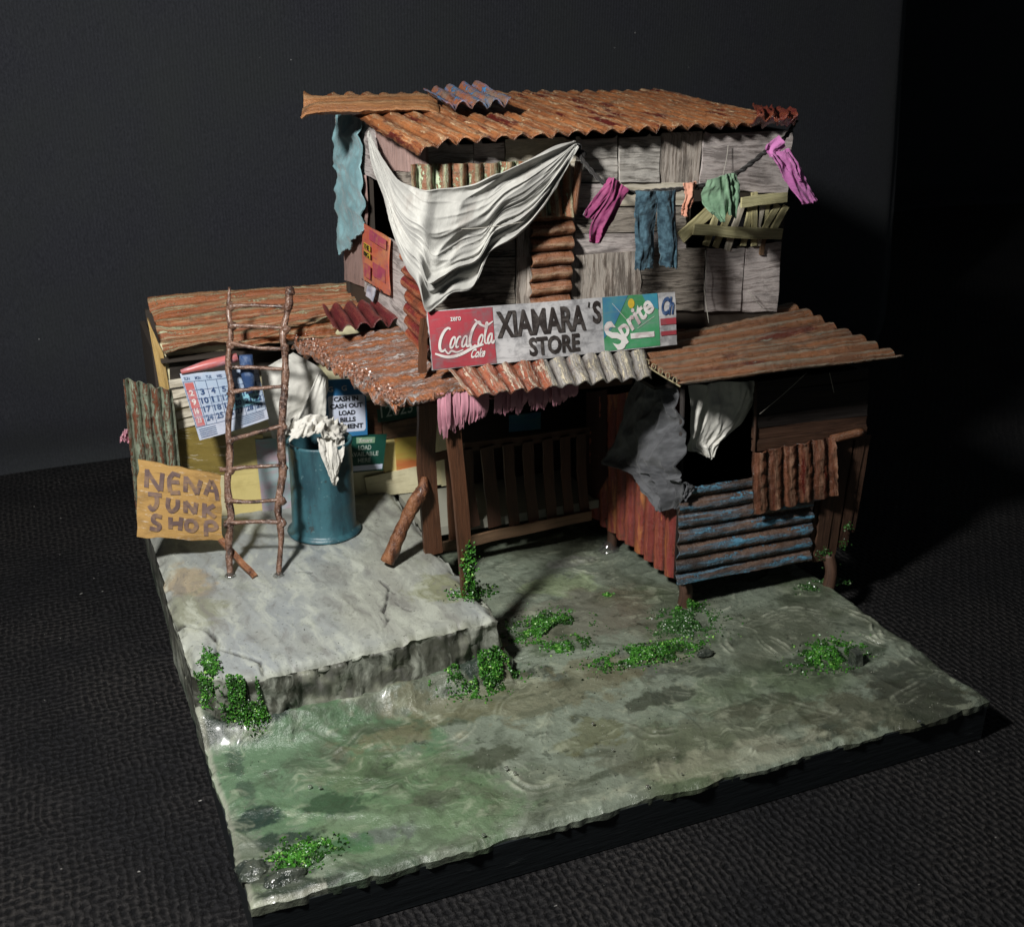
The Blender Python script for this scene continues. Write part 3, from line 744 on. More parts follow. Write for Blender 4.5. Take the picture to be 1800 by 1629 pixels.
    V_, F_ = box_g(.006, 2.994, .004, 2.945, -.187, -.030)
    def sidefn(a, c_): return quad((a[0], a[1], -.03), (c_[0], c_[1], -.03), (c_[0], c_[1], -.187), (a[0], a[1], -.187))
    mk('board', V_, F_, M['base_black'], b, smooth=False)
ground()

def platform():
    # outline (front-left broken corner), top z = PLAT, slopes a little
    fl = gpx(352, 1172, PLAT); f1 = gpx(450, 1190, PLAT)
    out = [(-.02, 2.55), (-.012, 1.9), (-.018, 1.45), (-.004, 1.12), (.012, .985), (.07, .93), (.15, .905), (.215, .872), (.36, .878), (.60, .902), (.85, .925), (1.05, .945),
           (1.222, .954), (1.226, 1.02), (1.205, 1.30), (1.19, 1.565), (1.195, 1.70), (1.20, 1.90), (1.21, 2.55)]
    out = np.array(out)
    # dense: fan grid between left edge and right edge by rows of y
    n, m_ = 230, 220
    W, U = np.meshgrid(np.linspace(0, 1, n), np.linspace(0, 1, m_), indexing='ij')
    yf = lambda x: np.interp(x, [-.02, .012, .07, .15, .215, .36, .6, .85, 1.05, 1.226], [1.02, .985, .93, .905, .872, .878, .902, .925, .945, .954]) + .006 * vn(x * 14, 2, .3, 7) + .003 * vn(x * 60, 2, .3, 8)
    xl = lambda y: np.interp(y, [.9, 1.12, 1.45, 1.9, 2.9], [-.002, -.006, -.018, -.012, -.01]) + .005 * vn(y * 12, 2, .3, 9)
    xr = lambda y: np.interp(y, [.9, 1.02, 1.3, 1.565, 1.9, 2.9], [1.226, 1.226, 1.205, 1.19, 1.2, 1.21]) + .004 * vn(y * 14, 2, .3, 10)
    Yc = .95 + W * 1.95
    X = xl(Yc) * (1 - U) + xr(Yc) * U
    Y0 = yf(X); Y = Y0 + W * (2.9 - Y0)
    X = xl(Y) * (1 - U) + xr(Y) * U
    df = np.minimum(Y - yf(X), np.minimum(X - xl(Y), xr(Y) - X))
    Z = PLAT + .006 * fbm(X * 3, Y * 3, .2, 15, 3) + .0015 * fbm(X * 30, Y * 18, .2, 16, 3) - .026 * np.exp(-(df / .024) ** 2) * (1 + .8 * vn(X * 25, Y * 25, .2, 55)) + .004 * np.clip(1 - 2 * np.abs(vn(X * 9 + Y * 2, Y * 2.2 - X * 1.2, .2, 56)), .3, 1) ** 2
    # cracks
    def dist(pl):
        d = np.full(X.shape, 9.)
        for a, b in zip(pl[:-1], pl[1:]):
            a = np.array(a); b = np.array(b); ab = b - a; t = np.clip(((X - a[0]) * ab[0] + (Y - a[1]) * ab[1]) / (ab @ ab), 0, 1)
            d = np.minimum(d, np.hypot(X - a[0] - t * ab[0], Y - a[1] - t * ab[1]))
        return d
    g = lambda pts: [tuple(gpx(u, v, PLAT)[:2]) for u, v in pts]
    cr = [(g([(285, 1065), (310, 1095), (362, 1105), (385, 1130), (380, 1150), (378, 1165)]), .007),
          (g([(385, 1140), (420, 1150), (456, 1162), (462, 1182)]), .005),
          (g([(668, 1020), (683, 1033), (680, 1055), (674, 1075), (682, 1090), (676, 1100)]), .0045),
          (g([(684, 1036), (694, 1042)]), .003), (g([(695, 1058), (705, 1068), (722, 1073)]), .0025), (g([(520, 1005), (550, 1008)]), .0025)]
    c = np.zeros(X.shape + (3,)) + np.array(lin('#8b9090')[:3])
    c = lerp(c, '#97988a', np.clip(fbm(X * 2.5, Y * 1.5, .2, 131, 4) * 1.2 + .2, 0, 1) * .7)
    q0 = gpx(325, 1020, PLAT); c = lerp(c, '#a08b68', blob(X, Y, q0[0], q0[1], .09, .2, .4, 1) * .6)
    q0 = gpx(345, 1070, PLAT); c = lerp(c, '#7b7d66', blob(X, Y, q0[0], q0[1], .12, .14, .4, 2) * .7)
    q0 = gpx(770, 1035, PLAT); c = lerp(c, '#7d7f60', blob(X, Y, q0[0], q0[1], .12, .12, .35, 3) * .85)
    c = lerp(c, '#77785f', np.exp(-(df / .03) ** 2) * .5 * (Y < 1.2))
    for pl, wd in cr:
        d = dist(pl) + .004 * vn(X * 40, Y * 40, .2, 17); k = np.exp(-(d / wd) ** 2)
        Z -= .012 * k; c = lerp(c, '#2c2b29', np.clip(k * 1.1, 0, 1))
    G = np.stack([X, Y, Z], -1); nv, nu = X.shape
    I = np.arange(nu * nv).reshape(nv, nu)
    q = np.stack([I[:-1, :-1].ravel(), I[:-1, 1:].ravel(), I[1:, 1:].ravel(), I[1:, :-1].ravel()], 1)
    V = G.reshape(-1, 3); C = c.reshape(-1, 3)
    rim = np.concatenate([I[0, :], I[1:, -1], I[-1, :-1][::-1], I[1:-1, 0][::-1]])
    rows = 14; R_ = [V[rim]]; CRm = [C[rim] * .85]
    nrm = np.gradient(V[rim][:, :2], axis=0); nrm = np.stack([nrm[:, 1], -nrm[:, 0]], 1); nrm /= np.linalg.norm(nrm, axis=1, keepdims=True) + 1e-9
    for j in range(1, rows + 1):
        f = j / rows; p = V[rim].copy(); p[:, 2] = PLAT * (1 - f) + (-.03) * f
        o = .016 * fbm(p[:, 0] * 14 + p[:, 1] * 14, np.full(len(p), f * 5.), .3, 19, 5) + .022 * f - .006 * np.sin(f * 3.1)
        o = np.where(p[:, 1] < 1.6, o, 0) * np.where(nrm[:, 0] < -.5, .12, 1.0)
        p[:, 0] += nrm[:, 0] * o; p[:, 1] += nrm[:, 1] * o
        R_.append(p)
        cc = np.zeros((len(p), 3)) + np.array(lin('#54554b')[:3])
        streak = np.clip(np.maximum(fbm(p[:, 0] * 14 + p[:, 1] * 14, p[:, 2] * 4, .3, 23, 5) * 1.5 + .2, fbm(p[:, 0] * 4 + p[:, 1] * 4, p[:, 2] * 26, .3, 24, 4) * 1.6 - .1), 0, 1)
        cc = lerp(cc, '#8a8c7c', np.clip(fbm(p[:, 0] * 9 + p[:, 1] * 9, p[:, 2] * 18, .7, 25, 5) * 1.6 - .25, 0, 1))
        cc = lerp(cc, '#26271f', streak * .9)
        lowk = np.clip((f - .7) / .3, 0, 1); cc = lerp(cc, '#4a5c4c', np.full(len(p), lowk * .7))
        CRm.append(cc)
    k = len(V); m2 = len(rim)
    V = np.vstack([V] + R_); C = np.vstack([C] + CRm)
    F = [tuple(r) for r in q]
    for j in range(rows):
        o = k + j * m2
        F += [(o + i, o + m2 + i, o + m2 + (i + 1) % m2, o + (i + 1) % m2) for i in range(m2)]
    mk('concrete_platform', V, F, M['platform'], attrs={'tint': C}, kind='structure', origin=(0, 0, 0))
platform()

# ------------------------------------------------------------------ moss, stones
def moss(cx, cy, rx, ry, h, n, label, z0=None, mat='moss', shape=None, seed=1, size=(.005, .012), name='moss_clump', parent=None, pts=None):
    r = np.random.RandomState(seed); n = int(n * 6); size = (size[0] * .75, size[1] * .8)
    if pts is None:
        a = r.rand(n) * 2 * np.pi; d = np.abs(r.randn(n)) * .52
        rx *= 1.22; ry *= 1.22; x = cx + rx * d * np.cos(a); y = cy + ry * d * np.sin(a)
        x += .25 * rx * vn(a * 3, d * 4, .2, seed); y += .25 * ry * vn(a * 3, d * 4, .7, seed + 1)
        keep = vn(x * 18, y * 18, .3, seed + 2) > -.35; x, y, d = x[keep], y[keep], d[keep]
        base = ground_h(x, y) if z0 is None else z0
        z = base + h * np.clip(1 - d, 0, 1) * r.rand(len(x)) + .002
    else:
        x, y, z = pts.T
    k = len(x); s = size[0] + (size[1] - size[0]) * r.rand(k) ** 2
    oc = np.array([(1, 0, 0), (-1, 0, 0), (0, 1, 0), (0, -1, 0), (0, 0, 1), (0, 0, -1)], float)
    A = r.randn(k, 3, 3); Qm, _ = np.linalg.qr(A)
    V = (oc[None] * np.array([1, .8, .55])) @ Qm * s[:, None, None] + np.stack([x, y, z], 1)[:, None, :]
    f = np.array([(0, 2, 4), (2, 1, 4), (1, 3, 4), (3, 0, 4), (2, 0, 5), (1, 2, 5), (3, 1, 5), (0, 3, 5)])
    F = (f[None] + (np.arange(k) * 6)[:, None, None]).reshape(-1, 3)
    o = mk(name, V.reshape(-1, 3), F, M[mat], parent, smooth=False)
    if parent is None: tag(o, label, 'moss', 'moss clumps on the diorama ground'); o['kind'] = 'stuff'
    return o

def stone(cx, cy, z, rx, ry, rz, label, seed=1, mat='stone'):
    nu, nv = 26, 16; V = []; F = []
    for j in range(nv + 1):
        for i in range(nu):
            a = 2 * math.pi * i / nu; b = math.pi * j / nv
            d = np.array([math.sin(b) * math.cos(a), math.sin(b) * math.sin(a), math.cos(b)])
            k = 1 + .30 * float(fbm(d[0] * 1.7 + 5, d[1] * 1.7, d[2] * 1.7, seed, 4))
            V.append((cx + rx * k * d[0], cy + ry * k * d[1], z + rz * k * d[2]))
    for j in range(nv):
        for i in range(nu):
            F.append((j * nu + i, j * nu + (i + 1) % nu, (j + 1) * nu + (i + 1) % nu, (j + 1) * nu + i))
    return tag(mk('stone', V, F[:], M[mat], smooth=True), label, 'stone')

def greens():
    g = lambda u, v, z=0: gpx(u, v, z)
    r = np.random.RandomState(2)
    def face(n, x0, x1, zt, zb, out, seed):
        t = r.rand(n); x = x0 + (x1 - x0) * r.rand(n); f = r.rand(n)
        z = zb + (zt - zb) * (1 - f)
        yf = np.interp(x, [-.02, .012, .07, .15, .215, .36], [1.02, .985, .93, .905, .872, .878])
        w_ = .75 + .25 * f
        xm = (x0 + x1) / 2; x = xm + (x - xm) * w_ + .02 * f
        y = yf - out * (.15 + .85 * f) * r.rand(n) ** .7 * (1 - .6 * np.abs(x - xm) / (x1 - x0) * 2) - .002
        k = vn(x * 16, z * 16, .3, seed) > -.4
        return np.stack([x, y, z], 1)[k]
    pts = np.vstack([face(2200, .09, .23, .28, .03, .07, 5), face(1500, .05, .26, .15, .0, .12, 6), face(900, -.01, .06, .27, .12, .03, 7)])
    moss(0, 0, 0, 0, 0, 0, 'thick bright green moss mound on the broken left front of the platform', pts=pts, seed=2, size=(.004, .009))
    q = g(352, 1170, PLAT); a = np.abs(r.randn(1100)) * .5; th = r.rand(1100) * 6.28
    pts = np.stack([q[0] + .035 + .035 * a * np.cos(th) + .0 * a, q[1] - .02 + .11 * a * np.sin(th), PLAT + .015 * r.rand(1100)], 1)
    pts[:, 2] = np.where(pts[:, 1] < .95, PLAT - (.95 - pts[:, 1]) * 1.6, pts[:, 2])
    moss(0, 0, 0, 0, 0, 0, 'narrow moss strip climbing over the left edge of the platform', pts=pts, seed=4)
    q = g(425, 1265); stone(q[0] - .02, q[1] - .02, .02, .10, .05, .05, 'wet black rubble below the moss at the left corner of the platform', 21)
    q = g(395, 1285); stone(q[0], q[1], .02, .10, .06, .045, 'wet black stone below the moss at the left corner of the platform', 5)
    q = g(965, 1105); moss(q[0], q[1], .13, .09, .025, 1600, 'bright green moss patch between the platform and the right room', seed=5)
    q = g(1000, 1135); moss(q[0], q[1], .08, .04, .015, 500, 'thin moss tail reaching forward from the middle moss patch', seed=6)
    q = g(1140, 1150); moss(q[0], q[1], .19, .055, .025, 1700, 'long bright moss strip on the open ground in front of the right room', seed=7)
    q = g(1205, 1095); moss(q[0], q[1], .11, .08, .03, 1300, 'dark green moss around the foot of the front stilt of the right room', mat='moss_dark', seed=8)
    q = g(1205, 1072); moss(q[0], q[1], .07, .03, .05, 500, 'bright moss piled against the front stilt of the right room', seed=9)
    q = g(1455, 1150); moss(q[0], q[1], .13, .07, .035, 1300, 'moss clump beside the small dark block near the right edge', seed=10)
    q = g(1450, 1030); moss(q[0], q[1], .09, .03, .03, 500, 'small dark moss at the foot of the far right stilt', mat='moss_dark', seed=11)
    q = g(1066, 1049); moss(q[0], q[1], .018, .012, .012, 90, 'tiny single dot of moss on the bare ground', seed=12)
    q = g(535, 1500); moss(q[0], q[1], .10, .05, .012, 500, 'low sparse moss near the front left corner of the base', seed=13)
    q = g(880, 1175); stone(q[0] - .03, q[1], .03, .085, .065, .075, 'dark wet stone at the right front corner of the platform', 8)
    q = g(850, 1168, .08); moss(q[0], q[1] - .015, .12, .06, .09, 1500, 'moss and sprigs over the dark stone at the platform corner', mat='moss', seed=14)
    q = g(800, 1180, .0); moss(q[0], q[1], .06, .025, .04, 400, 'light green moss at the foot of the platform front wall', seed=15)
    q = P(1506, 1165, z=0)
    V, F = box_g(q[0] - .03, q[0] + .015, q[1] - .02, q[1] + .03, -.01, .055)
    tag(mk('block', V + .004 * RNG.randn(*V.shape), F, M['stone'], smooth=False), 'small upright dark block beside the moss near the right edge', 'block')
    q = g(1240, 1150); stone(q[0], q[1], .006, .04, .02, .018, 'small grey pebble right of the long moss strip', 12)
    q = g(500, 1545); stone(q[0], q[1], .0, .07, .035, .03, 'wet glossy dark stone near the front left corner', 15)
    q = g(445, 1530); stone(q[0], q[1], .0, .05, .05, .02, 'flat wet dark stone at the very front left corner', 16)
    # glossy resin beads
    r = np.random.RandomState(4)
    drops = [(545, 1385, 'left one of two clear glue drops on the green stained ground'), (563, 1386, 'right one of two clear glue drops on the green stained ground'),
             (890, 1352, 'upper left glue drop of the pair near the middle front'), (905, 1361, 'lower right glue drop of the pair near the middle front'),
             (1042, 1274, 'farthest clear glue drop on the bare ground left of centre right'), (1077, 1320, 'clear glue drop between the two pairs right of the middle'),
             (1138, 1385, 'clear glue drop close to the front edge of the base'), (1198, 1362, 'rightmost clear glue drop near the front edge of the base'),
             (525, 1528, 'clear glue drop on the black wet stones at the front left corner'), (520, 1550, 'clear glue drop nearest the front left corner of the base'),
             (1615, 1270, 'clear glue drop near the far right corner of the base'), (478, 1238, 'clear glue drop at the foot of the broken platform front'),
             (850, 1470, 'clear glue drop alone at the middle of the front edge'), (418, 1290, 'clear glue drop below the bright moss at the left')]
    for i, (u, v, lab) in enumerate(drops):
        q = g(u, v); rr = .004 + .004 * r.rand(); V = []; F = []
        for j in range(7):
            for k in range(10):
                b = math.pi * j / 6; a = 2 * math.pi * k / 10
                V.append((q[0] + rr * math.sin(b) * math.cos(a) * 1.2, q[1] + rr * math.sin(b) * math.sin(a), .008 + rr * .8 * math.cos(b)))
        for j in range(6):
            for k in range(10): F.append((j * 10 + k, j * 10 + (k + 1) % 10, j * 10 + 10 + (k + 1) % 10, j * 10 + 10 + k))
        tag(mk('glue_drop', V, F, M['glue']), lab, 'glue drop', 'shiny glue drops on the ground')
greens()

def grit():
    r = np.random.RandomState(22); n = 5200
    x = .02 + 2.95 * r.rand(n); y = .02 + 1.9 * r.rand(n)
    k = vn(x * 3, y * 3, .2, 88) + .5 * vn(x * 12, y * 12, .2, 89) > .12
    x, y = x[k], y[k]; z = ground_h(x, y) + .002
    ins = (x < 1.23) & (y > .93); z = np.where(ins, PLAT + .002, z); keep = ~ins | (r.rand(len(x)) < .25)
    o = moss(0, 0, 0, 0, 0, 0, 'fine grit and crumbs scattered over the plaster ground', pts=np.stack([x, y, z], 1)[keep], seed=23, mat='grit', size=(.0016, .0050), name='grit')
    o['category'] = 'grit'; del o['group']
grit()

# ------------------------------------------------------------------ the shanty
HOUSE = thing('shanty_house', (1.6, 1.9, 0), 'two storey shanty of rusty corrugated sheets and grey boards on stilts', 'house')
XL, FU, XRU, ZB, ZT = 1.085, 1.37, 2.77, 1.30, 2.10

def wallhole(x0, x1, z0, z1, hx0, hx1, hz0, hz1, y0, y1, swap=False):
    parts = []
    for a, b, c, d in ((x0, hx0, z0, z1), (hx1, x1, z0, z1), (hx0, hx1, z0, hz0), (hx0, hx1, hz1, z1)):
        V, F = box_g(a, b, y0, y1, c, d)
        if swap: V = V[:, [1, 0, 2]]
        parts.append((V, F))
    return join(parts)[:2]

def upper():
    H = HOUSE
    a = P(1212, 440, y=FU); b = P(1372, 345, y=FU)
    V, F = wallhole(XL + .01, XRU, ZB - .1, ZT, a[0], b[0], a[2], b[2], FU + .012, FU + .03)
    fw = mk('front_wall', V, F, M['card_dark'], H, smooth=False)
    c = P(648, 400, x=XL); d = P(712, 330, x=XL)
    V, F = wallhole(FU + .03, 2.63, ZB - .1, ZT, d[1], c[1], 1.64, 1.92, XL + .012, XL + .03, swap=True)
    lw = mk('left_wall', V, F, M['card_dark'], H, smooth=False)
    for nm, bx in (('back_wall', (XL, XRU, 2.60, 2.63, ZB - .1, ZT)), ('right_wall', (XRU - .03, XRU - .004, FU + .031, 2.6, ZB - .1, ZT)), ('upper_floor', (XL + .04, XRU - .04, FU + .04, 2.59, ZB - .06, ZB - .02))):
        V, F = box_g(*bx); mk(nm, V, F, M['card_dark'], H, smooth=False)
    # patch boards on the front (pixel quads on the wall plane, each with its own thickness and lift)
    def fb(pts, mat, lift=0, th=.012, **k):
        return board('wooden_board', Q(pts, y=FU), M[mat], fw, th=th, lift=lift, bow=.0075, rag=.018, nu=12, nv=12, zmax=2.105, **k)
    fb([(748, 244), (831, 240), (831, 292), (750, 294)], 'wood_grey')
    fb([(833, 240), (886, 238), (886, 292), (833, 294)], 'wood_pink', .003)
    fb([(888, 236), (1011, 232), (1011, 294), (888, 296)], 'wood_pale', .001)
    fb([(750, 296), (905, 292), (905, 450), (752, 455)], 'wood_dark')
    fb([(908, 296), (1010, 292), (1008, 450), (908, 452)], 'wood_greyv', .002)
    fb([(1012, 232), (1085, 230), (1086, 319), (1012, 321)], 'wood_grey', .0)
    fb([(1088, 230), (1160, 228), (1158, 320), (1088, 320)], 'wood_grey', .006)
    fb([(1161, 228), (1236, 226), (1226, 332), (1157, 332)], 'wood_greyv', .001)
    fb([(1238, 226), (1392, 222), (1384, 341), (1229, 330)], 'wood_pink', .004)
    fb([(1085, 322), (1204, 321), (1204, 361), (1085, 362)], 'wood_pale', .0)
    fb([(1012, 323), (1084, 323), (1084, 364), (1010, 366)], 'wood_pink', .002)
    fb([(1012, 367), (1205, 364), (1205, 405), (1010, 410)], 'wood_dark', .003)
    fb([(1010, 411), (1206, 407), (1206, 440), (1008, 447)], 'wood_pink', .0)
    fb([(1004, 449), (1124, 441), (1123, 545), (1002, 552)], 'wood_greyv', .006)
    fb([(1126, 438), (1240, 437), (1236, 545), (1124, 548)], 'wood_dark', .003)
    fb([(1242, 437), (1309, 437), (1299, 545), (1238, 546)], 'wood_pink', .006)
    fb([(1312, 437), (1372, 424), (1366, 548), (1301, 548)], 'wood_pink', .002)
    fb([(752, 457), (905, 452), (904, 560), (752, 570)], 'wood_dark', .004)
    fb([(908, 453), (934, 452), (934, 560), (907, 562)], 'wood_greyv', .001)
    # left wall boards
    def lb(pts, mat, lift=0, th=.012, **k):
        return board('wooden_board', Q(pts, x=XL), M[mat], lw, th=th, lift=lift, bow=.003, zmax=2.115, **k)
    lb([(628, 208), (657, 216), (676, 322), (634, 303)], 'wood_pink', .004)
    lb([(657, 216), (689, 226), (692, 301), (672, 292)], 'wood_pinkv', .001)
    lb([(691, 226), (716, 236), (718, 302), (694, 300)], 'wood_pinkv', .004)
    lb([(718, 236), (747, 246), (748, 300), (720, 301)], 'wood_pinkv', .0)
    lb([(696, 302), (748, 302), (748, 420), (714, 400)], 'wood_dark', .001)
    lb([(604, 412), (640, 398), (641, 505), (606, 492)], 'wood_pinkv', .002)
    lb([(590, 205), (626, 207), (630, 398), (600, 410)], 'wood_grey', .0)
    lb([(642, 402), (684, 416), (745, 470), (748, 540), (684, 500)][:1] + [(748, 448), (748, 620), (642, 512)], 'wood_pink', .001)
    # window post, scrap corner strip, corner pipe
    plank('window_post', [P(640, 308, x=XL - .01), P(643, 360, x=XL - .01), P(641, 402, x=XL - .01)], .03, .012, M['wood_pinkv'], H, side=(0, 1, 0), seed=3)
    corr('corrugated_strip', Q([(705, 438), (750, 462), (750, 625), (716, 588)], x=XL - .025), 6.5, M['maroon_rust'], H, amp=.012, axis='u', rag=.14, sag=.004, label='stack of maroon and rust ridges at the upper corner', along=14, th=.008)
    tube('corner_pipe', [P(752, 470, y=FU - .03), P(753, 560, y=FU - .03)], .007, M['white_cloth'], H, label='thin white corner pipe')
    # corrugated patches
    corr('corrugated_sheet', Q([(722, 290), (1000, 281), (1004, 380), (724, 378)], y=FU - .045), 10, M['rust_green'], H, amp=.016, axis='v', rag=.02, label='rusty pale green upright sheet half hidden behind the white tarp', along=24, phase=.5)
    corr('corrugated_sheet', Q([(936, 379), (1010, 375), (1001, 545), (932, 552)], y=FU - .035), 6.6, M['rust_patch'], H, amp=.016, axis='u', rag=.02, label='narrow rust sheet with level ridges', along=18, phase=.5)
    tube('pole', [P(1018, 284, y=FU - .05), P(1013, 330, y=FU - .05), P(1008, 376, y=FU - .05)], [.017, .016, .015], M['rust_patch'], H, seg=12, rough=.1, res=8)
    # boarded window: loose slats
    wz = bpy.data.objects.new
    def sl(a, b, wd, y, mat='slat_greenv', sd=1):
        plank('slat', [P(*a, y=y), P((a[0] + b[0]) / 2, (a[1] + b[1]) / 2, y=y), P(*b, y=y)], wd, .010, M[mat], H, seed=sd, wob=.002)
    S = [((1247, 372), (1196, 418), .05), ((1262, 372), (1240, 432), .030), ((1292, 350), (1257, 435), .030), ((1305, 358), (1277, 440), .03), ((1322, 352), (1306, 432), .026),
         ((1326, 338), (1325, 432), .028), ((1341, 350), (1335, 432), .026), ((1368, 360), (1331, 420), .030), ((1382, 362), (1353, 415), .030), ((1352, 345), (1340, 400), .026), ((1345, 405), (1338, 448), .022)]
    for i, (a, b, wd) in enumerate(S): sl(a, b, wd, FU - .006 - .003 * (i % 3), 'rail_brown' if i == 10 else ('wood_pale' if i in (3, 6) else 'slat_greenv'), i)
    plank('rail', [P(1219, 403, y=FU - .035), P(1300, 409, y=FU - .04), P(1374, 411, y=FU - .035)], .046, .012, M['slat_green'], H, side=(0, 0, 1), seed=31)
    plank('rail', [P(1303, 356, y=FU - .035), P(1345, 351, y=FU - .035), P(1383, 346, y=FU - .035)], .042, .012, M['slat_green'], H, side=(0, 0, 1), seed=32)
    V, F = box_g(P(1212, 440, y=FU)[0] + .0, XRU - .01, FU + .12, FU + .13, 1.55, 2.05); mk('inner_dark_sheet', V, F, M['black'], H, smooth=False)  # black sheet stands in for the darkness behind the slats
    # roof
    zr = 2.155
    fl = P(733, 258, y=1.22) + [0, 0, .015]; fr = P(1401, 212, y=1.295); br = np.array([2.86, 2.68, zr + .012]); bl = np.array([1.02, 2.62, zr + .03])
    def ex(G, U, W, N):
        # crumpled right corner, drooping left front corner, left edge cut back
        k = np.clip((U - .90) / .10, 0, 1) * np.clip((W - .78) / .22, 0, 1)
        G = G + N * (k * .035 * (1 + fbm(U * 40, W * 20, .3, 5, 3)))[..., None]
        k2 = np.clip((.07 - U) / .07, 0, 1)
        G[..., 2] -= .03 * k2 * W
        return G
    corr('roof_sheet', quad(bl, br, fr, fl), 22, M['roof_tan'], H, amp=.0135, axis='v', rag=.012, sag=.008, label='big tan and rust top roof sheet', along=70, sub=12, extra=ex, seed=77, th=.007)
    corr('roof_sheet', quad(P(537, 172, z=2.215), P(765, 166, z=2.215), P(774, 188, z=2.20), P(527, 196, z=2.185)), 2.2, M['plank_sheet'], H, amp=.014, axis='u', rag=.006, sag=.006, label='long brown sheet sticking out at the back left of the top roof', along=60, th=.008, edgecurl=.05)
    corr('roof_sheet', quad(P(744, 162, z=2.235), P(838, 149, z=2.26), P(900, 180, z=2.225), P(785, 187, z=2.215)), 4, M['blue_top'], H, amp=.018, axis='v', rag=.02, sag=.004, label='small blue and rust scrap sheet on the top roof', along=18, phase=.5)
    V, F = box_g(XL + .02, XRU - .02, 1.38, 2.60, 2.070, 2.078); mk('ceiling', V, F, M['fascia'], H, smooth=False)
    # scrap crumple on the right corner
    cloth('crumpled_scrap', [P(1322, 186, z=2.19), P(1330, 205, z=2.20), P(1318, 222, z=2.15)], [P(1395, 196, z=2.20), P(1402, 208, z=2.20), P(1397, 220, z=2.16)], M['maroon_rust'], H, nu=30, nv=16, fold=.02, fk=(7, 2), fine=.010, seed=12, label='crumpled red rust scrap on the right corner of the top roof')
upper()

